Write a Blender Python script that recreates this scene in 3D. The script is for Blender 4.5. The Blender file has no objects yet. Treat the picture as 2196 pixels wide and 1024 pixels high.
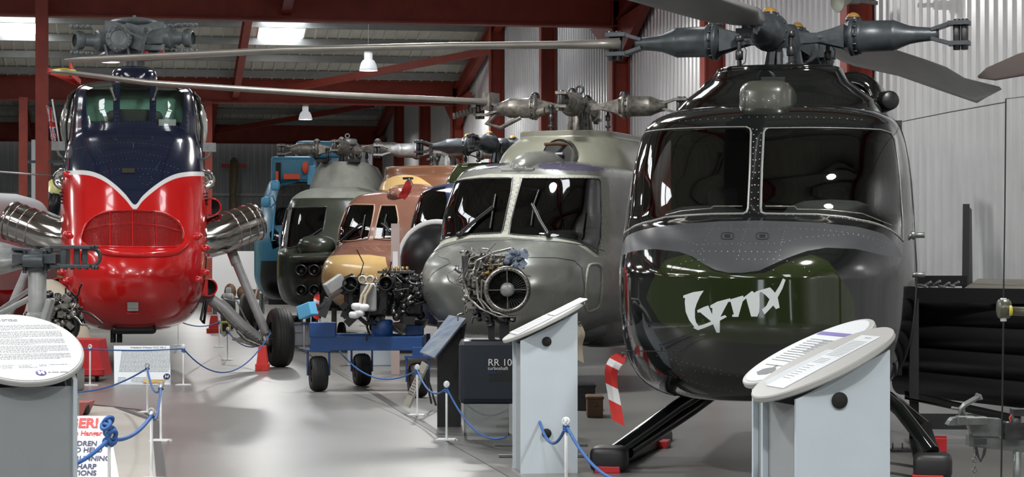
import bpy, math, random
import numpy as np
from mathutils import Vector, Matrix
from mathutils.geometry import delaunay_2d_cdt
random.seed(7)
C = bpy.context.scene.collection
sc = bpy.context.scene
PI = math.pi
# ---------------------------------------------------------------- camera
F, CX, HY, CH, YAW = 4530.0, 1098.0, 557.0, 1.6, math.radians(10)
cd = bpy.data.cameras.new('camera'); cam = bpy.data.objects.new('camera', cd); C.objects.link(cam)
cd.sensor_width = 36; cd.lens = F/2196*36; cd.shift_y = 45/2196.0
cd.clip_start = 0.1; cd.clip_end = 400
cam.location = (0, 0, CH); cam.rotation_euler = (PI/2, 0, -YAW)
sc.camera = cam
# ---------------------------------------------------------------- view, world
sc.view_settings.view_transform = 'Standard'; sc.view_settings.look = 'None'
sc.view_settings.gamma = 1; sc.view_settings.use_curve_mapping = False
sc.view_settings.exposure = 0.22
wd = bpy.data.worlds.new('world'); sc.world = wd; wd.use_nodes = True
wd.node_tree.nodes['Background'].inputs[0].default_value = (0.86, 0.93, 1.0, 1)
wd.node_tree.nodes['Background'].inputs[1].default_value = 3.0
sc.cycles.use_denoising = True
sc.cycles.max_bounces = 7; sc.cycles.diffuse_bounces = 3; sc.cycles.glossy_bounces = 4
sc.cycles.transparent_max_bounces = 8; sc.cycles.caustics_reflective = False; sc.cycles.caustics_refractive = False
sc.cycles.sample_clamp_indirect = 6
# ---------------------------------------------------------------- frame helpers (hangar axes are the world axes)
cs, sn = math.cos(YAW), math.sin(YAW)
def W(r, d, z=0.0):            # right of / ahead of the standing point, height
    return Vector((r*cs + d*sn, -r*sn + d*cs, z))
def P(px, py, d): return W((px-CX)/F*d, d, CH + (HY-py)/F*d)
def G(px, py):
    d = CH*F/(py-HY); return W((px-CX)/F*d, d, 0)
def GX(px, d): return W((px-CX)/F*d, d, 0)
# ---------------------------------------------------------------- materials
def mat(name, col, rough=.5, metal=0.0, noise=0.0, nscale=6.0, coat=0.0, bump=0.0, emit=None, es=0.0, col2=None, spec=None, rvar=0.0, stretch=None):
    m = bpy.data.materials.new(name); m.use_nodes = True
    nt = m.node_tree; b = nt.nodes['Principled BSDF']
    b.inputs['Base Color'].default_value = (*col, 1); b.inputs['Roughness'].default_value = rough
    b.inputs['Metallic'].default_value = metal
    if coat: b.inputs['Coat Weight'].default_value = coat; b.inputs['Coat Roughness'].default_value = .04
    if spec is not None: b.inputs['Specular IOR Level'].default_value = spec
    if emit: b.inputs['Emission Color'].default_value = (*emit, 1); b.inputs['Emission Strength'].default_value = es
    if noise or bump or rvar:
        tc = nt.nodes.new('ShaderNodeTexCoord'); n = nt.nodes.new('ShaderNodeTexNoise')
        n.inputs['Scale'].default_value = nscale; n.inputs['Detail'].default_value = 5
        if stretch:
            mp = nt.nodes.new('ShaderNodeMapping'); mp.inputs['Scale'].default_value = stretch
            nt.links.new(tc.outputs['Object'], mp.inputs[0]); nt.links.new(mp.outputs[0], n.inputs['Vector'])
        else: nt.links.new(tc.outputs['Object'], n.inputs['Vector'])
        if noise:
            r = nt.nodes.new('ShaderNodeValToRGB'); r.color_ramp.elements[0].position = .3; r.color_ramp.elements[1].position = .72
            a = col; c2 = col2 or tuple(max(0, x*(1-noise)) for x in col)
            r.color_ramp.elements[0].color = (*c2, 1); r.color_ramp.elements[1].color = (*a, 1)
            nt.links.new(n.outputs['Fac'], r.inputs[0]); nt.links.new(r.outputs[0], b.inputs['Base Color'])
        if rvar:
            mr = nt.nodes.new('ShaderNodeMapRange'); mr.inputs['To Min'].default_value = max(0, rough-rvar); mr.inputs['To Max'].default_value = rough+rvar
            nt.links.new(n.outputs['Fac'], mr.inputs['Value']); nt.links.new(mr.outputs[0], b.inputs['Roughness'])
        if bump:
            bp = nt.nodes.new('ShaderNodeBump'); bp.inputs['Strength'].default_value = bump; bp.inputs['Distance'].default_value = .02
            nt.links.new(n.outputs['Fac'], bp.inputs['Height']); nt.links.new(bp.outputs[0], b.inputs['Normal'])
    return m
def glass(name, tint=(.25, .27, .26), rough=.02, clear=.55):
    m = bpy.data.materials.new(name); m.use_nodes = True; nt = m.node_tree
    for n in list(nt.nodes):
        if n.type != 'OUTPUT_MATERIAL': nt.nodes.remove(n)
    out = [n for n in nt.nodes if n.type == 'OUTPUT_MATERIAL'][0]
    t = nt.nodes.new('ShaderNodeBsdfTransparent'); t.inputs[0].default_value = (*[c*clear/.55 for c in tint], 1)
    g = nt.nodes.new('ShaderNodeBsdfGlossy'); g.inputs['Roughness'].default_value = rough
    fr = nt.nodes.new('ShaderNodeFresnel'); fr.inputs['IOR'].default_value = 1.6
    ad = nt.nodes.new('ShaderNodeMath'); ad.operation = 'MULTIPLY'; ad.inputs[1].default_value = 1.7; ad.use_clamp = True
    nt.links.new(fr.outputs[0], ad.inputs[0])
    mx = nt.nodes.new('ShaderNodeMixShader'); nt.links.new(ad.outputs[0], mx.inputs[0]); nt.links.new(t.outputs[0], mx.inputs[1]); nt.links.new(g.outputs[0], mx.inputs[2])
    nt.links.new(mx.outputs[0], out.inputs[0]); return m
M = {}
M['floor'] = mat('painted_concrete', (.20,.20,.192), .32, noise=.30, nscale=.45)
M['tape'] = mat('floor_tape', (.05,.05,.05), .5)
M['roofsheet'] = mat('roof_lining', (.60,.60,.53), .6, noise=.15, nscale=2)
M['purlin'] = mat('galvanised_purlin', (.34,.35,.35), .5, .3, noise=.15, nscale=4)
M['steel'] = mat('red_oxide_steel', (.34,.05,.03), .55, noise=.3, nscale=3)
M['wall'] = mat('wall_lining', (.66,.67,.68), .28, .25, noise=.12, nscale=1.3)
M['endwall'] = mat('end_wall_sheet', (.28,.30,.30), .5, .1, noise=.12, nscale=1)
M['sky'] = mat('rooflight_sheet', (.9,.95,1), .5, emit=(.93,.97,1), es=9.0)
M['white'] = mat('white_paint', (.72,.73,.74), .45)
M['white_gloss'] = mat('white_gloss', (.8,.81,.83), .3)
M['black'] = mat('gloss_black_paint', (.006,.007,.007), .08, coat=.6)
M['black_satin'] = mat('satin_black', (.010,.010,.011), .35)
M['black_matt'] = mat('matt_black', (.006,.006,.006), .7)
M['rubber'] = mat('tyre_rubber', (.014,.014,.014), .6, noise=.3, nscale=20, bump=.1)
M['green'] = mat('dark_olive_gloss', (.017,.024,.008), .07, coat=.6)
M['greymat'] = mat('antiglare_grey', (.045,.048,.052), .32, noise=.12, nscale=5)
M['greydark'] = mat('worn_dark_grey', (.05,.054,.056), .25, noise=.4, nscale=5)
M['headgrey'] = mat('rotor_head_grey', (.075,.088,.098), .38, .3, noise=.35, nscale=14, bump=.1)
M['headgrime'] = mat('greasy_rotor_metal', (.27,.25,.22), .4, .5, noise=.65, nscale=16, bump=.15)
M['headpale'] = mat('pale_rotor_grey', (.30,.31,.31), .4, .3, noise=.35, nscale=16)
M['blade'] = mat('blade_grey', (.15,.15,.15), .42, noise=.15, nscale=3)
M['bladeedge'] = mat('blade_steel', (.33,.31,.28), .36, .5, noise=.25, nscale=4)
M['amber'] = mat('amber_reservoir', (.35,.19,.05), .2)
M['red'] = mat('wessex_red', (.62,.012,.012), .16, coat=.8, noise=.06, nscale=3)
M['navy'] = mat('wessex_navy', (.011,.017,.042), .16, coat=.8)
M['linewhite'] = mat('line_white', (.75,.75,.75), .3)
M['chrome'] = mat('polished_steel', (.58,.56,.53), .12, 1.0)
M['grey_gear'] = mat('gear_grey', (.33,.34,.34), .4, noise=.2, nscale=12)
M['glass'] = glass('dark_canopy_glass', (.40,.41,.40))
M['glassclear'] = glass('clear_canopy_glass', (.8,.86,.82), clear=.6)
M['interior'] = mat('cockpit_black', (.05,.055,.055), .7)
M['interior_green'] = mat('cockpit_green', (.25,.55,.42), .6, noise=.3, nscale=4)
M['naval'] = mat('weathered_pewter_grey', (.30,.31,.285), .26, .5, noise=.45, nscale=1.6, rvar=.10)
M['navalcowl'] = mat('weathered_cowl_grey', (.30,.30,.24), .30, .3, noise=.25, nscale=2.5)
M['seal'] = mat('riveted_frame_grey', (.30,.31,.26), .5, noise=.3, nscale=14)
M['brown'] = mat('glossy_tan_brown', (.175,.085,.06), .2, coat=.5, noise=.15, nscale=3)
M['brown2'] = mat('glossy_red_brown', (.14,.062,.032), .25, coat=.4)
M['sand'] = mat('sand_yellow_paint', (.52,.36,.15), .22, coat=.4, noise=.15, nscale=3)
M['blue'] = mat('dark_blue_paint', (.02,.03,.10), .2, coat=.5)
M['skyblue'] = mat('sky_blue_paint', (.055,.24,.38), .3, noise=.25, nscale=3)
M['skyblue2'] = mat('bright_sky_blue_paint', (.12,.42,.68), .35)
M['orange'] = mat('dayglo_orange', (.75,.09,.035), .5)
M['darkgreen'] = mat('dark_green_paint', (.035,.042,.03), .25, noise=.25, nscale=3, coat=.3)
M['palegrey'] = mat('pale_grey_canvas', (.23,.24,.21), .8, noise=.3, nscale=4)
M['trolley'] = mat('trolley_blue', (.015,.07,.24), .4, noise=.15, nscale=6)
M['engine_black'] = mat('engine_black', (.012,.012,.013), .3, noise=.3, nscale=20)
M['steelbits'] = mat('engine_steel', (.38,.36,.33), .28, .8, noise=.55, nscale=20)
M['steeldark'] = mat('engine_dark_steel', (.10,.10,.105), .35, .7, noise=.5, nscale=20)
M['brass'] = mat('brass_fitting', (.5,.33,.12), .3, .8)
M['cream'] = mat('cream_wrap', (.5,.44,.34), .6)
M['lect'] = mat('lectern_grey_white', (.55,.62,.67), .5, noise=.05, nscale=5)
M['lectgrey'] = mat('lectern_grey', (.30,.325,.335), .5, noise=.05, nscale=5)
M['lecttop'] = mat('lectern_top_grey', (.40,.40,.39), .42)
M['paper'] = mat('paper_white', (.70,.73,.76), .35)
M['print'] = mat('print_grey', (.16,.17,.18), .6)
M['ink'] = mat('ink_dark', (.02,.03,.06), .6)
M['violet'] = mat('badge_violet', (.16,.13,.38), .5)
M['badge'] = mat('badge_navy', (.02,.03,.09), .5)
M['signred'] = mat('sign_red', (.55,.03,.03), .5)
M['rope'] = mat('blue_rope', (.035,.13,.40), .6, noise=.3, nscale=60)
M['postwhite'] = mat('post_white', (.75,.76,.77), .4)
M['flagred'] = mat('red_cloth', (.60,.03,.025), .7, noise=.15, nscale=9)
M['redpaint'] = mat('red_paint', (.50,.02,.025), .45, noise=.15, nscale=6)
M['case'] = mat('navy_black_case', (.012,.017,.026), .35)
M['acrylic'] = glass('clear_acrylic', (.86,.88,.88), clear=.55)
M['galv'] = mat('galvanised_steel', (.24,.255,.25), .35, .6, noise=.3, nscale=15)
M['tan'] = mat('dusty_board', (.26,.25,.21), .7, noise=.2, nscale=5)
M['bluepanel'] = mat('photo_panel_blue', (.12,.18,.29), .35, noise=.5, nscale=2.5, col2=(.30,.33,.36), stretch=(.6,6,6))
M['wood'] = mat('brown_wood', (.16,.12,.06), .5, noise=.4, nscale=8)
M['woodbox'] = mat('wooden_box', (.12,.06,.025), .6, noise=.4, nscale=8)
M['yellow'] = mat('yellow_paint', (.60,.52,.06), .3, coat=.3)
M['yellowpale'] = mat('pale_yellow_paint', (.52,.50,.16), .35)
M['flagblue'] = mat('blue_cloth', (.03,.05,.20), .7)
M['flagwhite'] = mat('white_cloth', (.66,.66,.68), .7)
M['lamp'] = mat('lamp_reflector', (.7,.72,.74), .35, emit=(.95,.97,1), es=.35)
M['bulb'] = mat('lamp_bulb', (1,1,1), .5, emit=(1,.98,.95), es=25)
M['mesh_red'] = mat('intake_mesh_red', (.22,.01,.01), .5)
M['pink'] = mat('pink_grey_board', (.42,.33,.31), .6)
M['cable'] = mat('black_cable', (.01,.01,.01), .5)
M['rackblack'] = mat('rack_black', (.022,.022,.024), .4)
# ---------------------------------------------------------------- mesh builder
class MB:
    def __init__(s): s.v=[]; s.f=[]; s.m=[]; s.s=[]
    def add(s, vs, fs, m=0, sm=False):
        o=len(s.v); s.v+= [tuple(v) for v in vs]
        for f in fs: s.f.append([i+o for i in f]); s.m.append(m); s.s.append(sm)
        return s
    def box(s, c, d, rot=None, m=0, taper=1.0):
        c=Vector(c); hx,hy,hz=d[0]/2,d[1]/2,d[2]/2
        vs=[Vector((x*hx*(taper if z>0 else 1),y*hy*(taper if z>0 else 1),z*hz)) for z in(-1,1) for y in(-1,1) for x in(-1,1)]
        if rot is not None: vs=[rot@v for v in vs]
        return s.add([v+c for v in vs],[(0,2,3,1),(4,5,7,6),(0,1,5,4),(2,6,7,3),(0,4,6,2),(1,3,7,5)],m)
    def beam(s, a, b, w, h, m=0, up=(0,0,1)):   # box section bar from a to b
        a,b=Vector(a),Vector(b); y=(b-a).normalized(); u=Vector(up)
        if abs(y.dot(u))>.98: u=Vector((1,0,0)) if abs(y.x)<.9 else Vector((0,1,0))
        x=y.cross(u).normalized(); z=x.cross(y)
        vs=[p+x*sx*w/2+z*sz*h/2 for p in(a,b) for sz in(-1,1) for sx in(-1,1)]
        return s.add(vs,[(0,1,3,2),(4,6,7,5),(0,4,5,1),(2,3,7,6),(0,2,6,4),(1,5,7,3)],m)
    def tube(s, pts, r, n=10, m=0, caps=True, flat=1.0, up=None):
        pts=[Vector(p) for p in pts]; k=len(pts)
        rr=r if isinstance(r,(list,tuple)) else [r]*k
        vs=[];T0=None;N=None
        for i,p in enumerate(pts):
            t=(pts[min(i+1,k-1)]-pts[max(i-1,0)]).normalized()
            if N is None:
                N=Vector(up) if up else (Vector((0,0,1)) if abs(t.z)<.9 else Vector((1,0,0)))
            N=(N-t*N.dot(t)).normalized(); B=t.cross(N)
            for j in range(n):
                a=2*PI*j/n; vs.append(p+(B*math.cos(a)+N*math.sin(a)*flat)*rr[i])
        fs=[(i*n+j,i*n+(j+1)%n,(i+1)*n+(j+1)%n,(i+1)*n+j) for i in range(k-1) for j in range(n)]
        s.add(vs,fs,m,True)
        if caps:
            s.add(vs[:n],[tuple(range(n))[::-1]],m); s.add(vs[-n:],[tuple(range(n))],m)
        return s
    def lathe(s, prof, org, axis, n=24, m=0, sm=True, ring=None):  # prof: (radius, distance)
        org=Vector(org); a=Vector(axis).normalized(); N=Vector((0,0,1)) if abs(a.z)<.9 else Vector((1,0,0))
        N=(N-a*N.dot(a)).normalized(); B=a.cross(N); vs=[]
        for r,h in prof:
            for j in range(n):
                t=2*PI*j/n; vs.append(org+a*h+(B*math.cos(t)+N*math.sin(t))*r)
        k=len(prof); fs=[(i*n+j,i*n+(j+1)%n,(i+1)*n+(j+1)%n,(i+1)*n+j) for i in range(k-1) for j in range(n)]
        return s.add(vs,fs,m,sm)
    def cyl(s,a,b,r,n=16,m=0,r2=None):
        a,b=Vector(a),Vector(b); L=(b-a).length; q=r if r2 is None else r2
        e=min(.15*min(r,q),.2*L); return s.lathe([(0,0),(r-e,0),(r,e),(q,L-e),(q-e,L),(0,L)],a,b-a,n,m)
    def sph(s,c,r,n=14,m=0,p=1.0,rot=None,half=False):
        c=Vector(c); rx,ry,rz=(r,r,r) if not isinstance(r,(tuple,list)) else r
        sp=lambda t:math.copysign(abs(t)**p,t); vs=[];k=max(4,n//2)
        a0=0 if half else -PI/2
        for i in range(k+1):
            a=a0+(PI/2-a0)*i/k
            for j in range(n):
                b=2*PI*j/n; v=Vector((rx*sp(math.cos(a))*sp(math.cos(b)),ry*sp(math.cos(a))*sp(math.sin(b)),rz*sp(math.sin(a))))
                if rot is not None: v=rot@v
                vs.append(c+v)
        fs=[(i*n+j,i*n+(j+1)%n,(i+1)*n+(j+1)%n,(i+1)*n+j) for i in range(k) for j in range(n)]
        return s.add(vs,fs,m,True)
    def prism(s, poly, org, ax, ay, depth, m=0, sm=False):   # polygon in plane (ax,ay), extruded along ax x ay by depth
        org,ax,ay=Vector(org),Vector(ax),Vector(ay); az=ax.cross(ay).normalized()
        n=len(poly); a=[org+ax*x+ay*y for x,y in poly]; b=[p+az*depth for p in a]
        s.add(a+b,[tuple(range(n))[::-1],tuple(range(n,2*n))],m)
        return s.add(a+b,[(i,(i+1)%n,(i+1)%n+n,i+n) for i in range(n)],m,sm)
    def torus(s,c,axis,R,r,n=28,k=10,m=0,flat=1.0):
        c=Vector(c); a=Vector(axis).normalized(); N=Vector((0,0,1)) if abs(a.z)<.9 else Vector((1,0,0))
        N=(N-a*N.dot(a)).normalized(); B=a.cross(N); vs=[]
        for i in range(n):
            t=2*PI*i/n; d=B*math.cos(t)+N*math.sin(t)
            for j in range(k):
                q=2*PI*j/k; vs.append(c+d*(R+r*math.cos(q))+a*r*math.sin(q)*flat)
        return s.add(vs,[(i*k+j,((i+1)%n)*k+j,((i+1)%n)*k+(j+1)%k,i*k+(j+1)%k) for i in range(n) for j in range(k)],m,True)
    def build(s,name,mats,parent=None,bevel=0,loc=None):
        if not isinstance(mats,(list,tuple)): mats=[mats]
        me=bpy.data.meshes.new(name); me.from_pydata(s.v,[],s.f)
        for q in mats: me.materials.append(M[q] if isinstance(q,str) else q)
        me.polygons.foreach_set('material_index',s.m); me.polygons.foreach_set('use_smooth',s.s); me.update()
        o=bpy.data.objects.new(name,me); C.objects.link(o)
        if parent is not None: o.parent=parent
        if loc is not None: o.location=loc
        if bevel:
            b=o.modifiers.new('bevel','BEVEL'); b.width=bevel; b.segments=2; b.limit_method='ANGLE'; b.angle_limit=.7
        return o
def tag(o,label=None,cat=None,group=None,kind=None):
    if label: o['label']=label
    if cat: o['category']=cat
    if group: o['group']=group
    if kind: o['kind']=kind
    return o
def root(name,label,cat,loc,rz=0.0,group=None):
    o=bpy.data.objects.new(name,None); C.objects.link(o); o.location=loc; o.rotation_euler=(0,0,rz); o.empty_display_size=.1
    tag(o,label,cat,group); o_m[o.name]=Matrix.Translation(Vector(loc))@Matrix.Rotation(rz,4,'Z'); return o
o_m={}
def loc_of(o,w): return o_m[o.name].inverted()@Vector(w)
def LP(o,px,py,d): return loc_of(o,P(px,py,d))
def struct(mb,name,mats,bevel=0): return tag(mb.build(name,mats,None,bevel),kind='structure')
def text(name,body,size,matname,parent,M4,extr=.001,align='LEFT',bold=0.0,shear=0.0):
    c=bpy.data.curves.new(name,'FONT'); c.body=body; c.size=size; c.extrude=extr; c.align_x=align; c.offset=bold; c.shear=shear
    t=bpy.data.objects.new(name,c); me=bpy.data.meshes.new_from_object(t); me.name=name; bpy.data.objects.remove(t)
    me.materials.clear(); me.materials.append(M[matname])
    o=bpy.data.objects.new(name,me); C.objects.link(o); o.parent=parent; o.matrix_local=M4; return o
def frame4(org,ax,ay):
    ax=Vector(ax).normalized(); ay=Vector(ay); ay=(ay-ax*ay.dot(ax)).normalized(); az=ax.cross(ay)
    m=Matrix.Identity(4)
    for i in range(3): m[i][0]=ax[i]; m[i][1]=ay[i]; m[i][2]=az[i]; m[i][3]=org[i]
    return m
def catenary(a,b,sag,n=14):
    a,b=Vector(a),Vector(b); return [a.lerp(b,i/n)-Vector((0,0,sag*4*(i/n)*(1-i/n))) for i in range(n+1)]
# ================================================================ hangar
XW=10.0; VAL=[-2.7,20.0,42.7,65.4,88.1]; VH=7.15; SL=.2; XL=-24.0; YB=-25.4
def roof_z(y):
    d=min(abs(y-v) for v in VAL+[-25.4]); return VH+SL*d
mb=MB(); mb.add([(XL,YB,0),(XW,YB,0),(XW,89,0),(XL,89,0)],[(0,1,2,3)]); struct(mb,'floor','floor')
def sheet(prof,fn):            # ribbed sheet from a list of profile stations; fn(station,offset)->two points (bottom, top)
    mb=MB(); vs=[];
    for s_,o_ in prof: a,b=fn(s_,o_); vs+=[a,b]
    mb.add(vs,[(2*i,2*i+2,2*i+3,2*i+1) for i in range(len(prof)-1)]); return mb
def ribs(a,b,pitch,depth,w=.28):
    out=[];n=int((b-a)/pitch)
    for i in range(n):
        q=a+i*pitch; out+=[(q,0),(q+pitch*(1-w)-.02,0),(q+pitch*(1-w)+.005,depth),(q+pitch-.02,depth)]
    out.append((a+n*pitch,0)); return out
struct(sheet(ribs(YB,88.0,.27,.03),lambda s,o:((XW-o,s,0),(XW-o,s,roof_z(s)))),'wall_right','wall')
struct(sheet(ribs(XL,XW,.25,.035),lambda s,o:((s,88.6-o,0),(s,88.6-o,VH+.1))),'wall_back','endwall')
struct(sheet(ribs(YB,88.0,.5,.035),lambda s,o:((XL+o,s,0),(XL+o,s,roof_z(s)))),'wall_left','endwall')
# wall behind the standing point with two tall open doorways to the daylight
mb=MB()
DO=[(XL,-13.0,0,7.2),(-13.0,-10.6,5.2,7.2),(-10.6,3.5,0,7.2),(3.5,4.2,5.0,7.2),(4.2,XW,0,7.2)]
for a,b,z0,z1 in DO: mb.add([(a,YB,z0),(b,YB,z0),(b,YB,z1),(a,YB,z1)],[(0,1,2,3)])
struct(mb,'wall_front','endwall')
# roof sheets, purlins, rooflights
SKX=[-18.6,-11.2,-3.9,3.35]
mbr=MB(); mbp=MB(); mbs=MB()
prof=ribs(XL,XW,.33,.03,.2)
bounds=[-25.4]+VAL
for i in range(len(bounds)-1):
    a,b=bounds[i],bounds[i+1]; mid=(a+b)/2; h=VH+SL*(b-a)/2
    for (y0,z0,y1,z1) in ((a,VH,mid,h),(mid,h,b,VH)):
        for k in range(len(prof)-1):
            (x0,o0),(x1,o1)=prof[k],prof[k+1]
            mbr.add([(x0,y0,z0-o0),(x1,y0,z0-o1),(x1,y1,z1-o1),(x0,y1,z1-o0)],[(0,1,2,3)])
        n=7
        for k in range(n):
            t=(k+.35)/n; y=y0+(y1-y0)*t; z=z0+(z1-z0)*t-.13
            mbp.box(((XL+XW)/2,y,z),(XW-XL,.07,.2))
            mbp.box(((XL+XW)/2,y+.05,z-.09),(XW-XL,.10,.02))
        for sx in SKX:                                      # translucent rooflight strips fixed just under the sheets
            t0,t1=(.22,.66)
            if b>66 or b<0 or (b<21 and (y1==b and sx>0)): continue
            if b<21: t0,t1=(.25,.85) if y1==b else (.15,.6)
            ya,yb=y0+(y1-y0)*t0,y0+(y1-y0)*t1; za,zb=z0+(z1-z0)*t0-.045,z0+(z1-z0)*t1-.045
            mbs.add([(sx,ya,za),(sx+1.25,ya,za),(sx+1.25,yb,zb),(sx,yb,zb)],[(0,1,2,3)])
struct(mbr,'ceiling','roofsheet')
tag(mbp.build('ceiling_purlins','purlin'),kind='structure')
tag(mbs.build('ceiling_rooflights','sky'),kind='structure')
# valley girders
def ibeam(mb,a,b,w,h,web=.03,fl=.04):
    a,b=Vector(a),Vector(b); mb.beam(a,b,web,h); z=Vector((0,0,h/2))
    mb.beam(a+z,b+z,w,fl); mb.beam(a-z,b-z,w,fl)
for v in VAL[1:]:
    mb=MB(); ibeam(mb,(XL,v,6.78),(XW,v,6.78),.32,.72); struct(mb,'steel_girder','steel')
    if v<30: continue
# rafters
for X in (9.78,2.9,-4.4,-11.5,-18.5):
    for i in range(1,len(VAL)-1+1):
        a,b=VAL[i-1],VAL[i]; m_=(a+b)/2
        mb=MB(); q=.55
        ibeam(mb,(X,a,VH-q+.15),(X,m_,VH+SL*(b-a)/2-q),.2,.42); ibeam(mb,(X,m_,VH+SL*(b-a)/2-q),(X,b,VH-q+.15),.2,.42)
        if X>9:   # deep haunch where the gable frame meets its column
            for yy,sg in ((a,1),(b,-1)):
                mb.prism([(0,0),(2.6*sg,1.0),(0,.9)] if sg<0 else [(0,0),(0,.9),(2.6,1.0)],(X+.1,yy,VH-1.5),(0,1,0),(0,0,1),-.16 if sg>0 else -.16)
        struct(mb,'steel_rafter','steel')
# columns on the right wall
for i,Y in enumerate([28.0,35.45,42.7,50.5,58.0,65.4,73.0,80.5,87.9]):
    big = i%3==2; w=.33 if big else .29
    mb=MB(); x=XW-.22
    mb.box((x-.17,Y,roof_z(Y)/2-.1),(.03,w,roof_z(Y)-.2)); mb.box((x+.17,Y,roof_z(Y)/2-.1),(.03,w,roof_z(Y)-.2)); mb.box((x,Y,roof_z(Y)/2-.1),(.34,.03,roof_z(Y)-.2))
    struct(mb,'steel_column','steel')
def column(px,d,w,top,name='steel_column',m='steel'):
    p=GX(px,d); mb=MB(); mb.box((p.x,p.y-w*.4,top/2),(w,.03,top)); mb.box((p.x,p.y+w*.4,top/2),(w,.03,top)); mb.box((p.x,p.y,top/2),(.03,w*.8,top))
    struct(mb,name,m)
column(90,41.0,.24,7.2); column(50,62.5,.25,6.4); column(98,64,.30,5.2); column(447,64,.22,6.4)
column(73,63.5,.15,5.2,m='white')
# diagonal roof bracing, in the plane of the roof
for a,b in (((1070,105,60),(620,190,63.8)),((800,225,83),(450,285,86.5))):
    mb=MB(); pa,pb=P(*a),P(*b); mb.beam(pa,pb,.16,.2); struct(mb,'steel_brace','steel')
# girts on the end wall, roller door panel, low plinth
mb=MB()
for z in (3.0,4.3): mb.box((-7,88.45,z),(34,.12,.12))
struct(mb,'trim_1','purlin')
mb=MB(); a=GX(455,76); b=GX(566,76); mb.box(((a.x+b.x)/2,(a.y+b.y)/2,.95),((b-a).length,.08,1.9),Matrix.Rotation(-YAW,3,'Z')); struct(mb,'partition','white')
# floor tapes: the dark line beside the aisle and the joint on the left
mb=MB()
def strip(mb,pts,w,z=.004):
    for p,q in zip(pts[:-1],pts[1:]):
        p,q=Vector(p),Vector(q); n=(q-p).cross(Vector((0,0,1))).normalized()*w/2; u=Vector((0,0,z))
        mb.add([p-n+u,q-n+u,q+n+u,p+n+u],[(0,1,2,3)])
strip(mb,[G(1150,1050),G(960,943),G(800,842),G(690,778)],.09); strip(mb,[G(690,778),G(640,748),G(560,705)],.06)
struct(mb,'trim_2','tape')
M['apron']=mat('pale_floor_paint',(.44,.43,.39),.4,noise=.12,nscale=1.5)
mb=MB(); mb.add([v+Vector((0,0,.003)) for v in (G(345,1150),G(345,1024),G(333,905),G(250,875),G(150,868),G(-200,868),G(-200,1150))],[tuple(range(7))[::-1]]); struct(mb,'floor_apron','apron')
mb=MB(); strip(mb,[G(250,875),G(333,905),G(345,1024),G(350,1150)],.07,.006); strip(mb,[G(335,898),G(300,880),G(170,866)],.05,.006); struct(mb,'trim_3','tape')
# high bay lamps
def highbay(px,py,d,label,energy=260,show=True):
    p=P(px,py,d); r=root('high_bay_lamp',label,'lamp',p,0,'high bay lamps under the roof')
    mb=MB(); mb.lathe([(.06,.42),(.1,.42),(.1,.27),(.13,.255),(.165,.21),(.19,.15),(.21,.07),(.225,0),(.215,0),(.2,.07),(.15,.19),(.1,.24)],(0,0,0),(0,0,1),28); mb.build('reflector','lamp',r)
    mb=MB(); mb.cyl((0,0,.34),(0,0,.52),.10,16); mb.build('ballast_housing','white_gloss',r)
    mb=MB(); mb.sph((0,0,.08),.075,12); mb.build('bulb','bulb',r)
    t=roof_z(p.y)-p.z-.05; mb=MB(); mb.tube([(0,0,.5),(.02,0,.5+(t-.5)/2),(0,0,t)],.012,6); mb.build('chain','galv',r)
    ld=bpy.data.lights.new('lamp_light','SPOT'); ld.energy=energy; ld.spot_size=2.4; ld.spot_blend=.6; ld.shadow_soft_size=.2; ld.color=(1,.97,.92)
    l=bpy.data.objects.new('lamp_light',ld); C.objects.link(l); l.parent=r; l.location=(0,0,-.06)
highbay(790,152,51,'nearer white bell lamp hanging under the middle roof span',900)
highbay(655,257,68,'smaller farther white bell lamp hanging above the end wall',900)
highbay(237,134,52,'white bell lamp half hidden behind the red helicopter rotor head',700)
for (x,y) in ((6,13),(-1,13),(-8,15),(3,24),(-9,26),(8,1),(1,2),(-6,0),(-13,6),(5,35),(-12,38),(3,53),(-7,50),(2,75),(-8,72),(7,60)):
    p=Vector((x,y,6.3)); d=p.x*sn+p.y*cs; r_=p.x*cs-p.y*sn
    ld=bpy.data.lights.new('fill_light','AREA'); ld.energy=330; ld.shape='DISK'; ld.size=.55; ld.color=(1,.98,.95)  # bare area light with no fitting, added to brighten the hangar and far spans
    l=bpy.data.objects.new('fill_light',ld); C.objects.link(l); l.location=(x,y,6.3)
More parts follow.
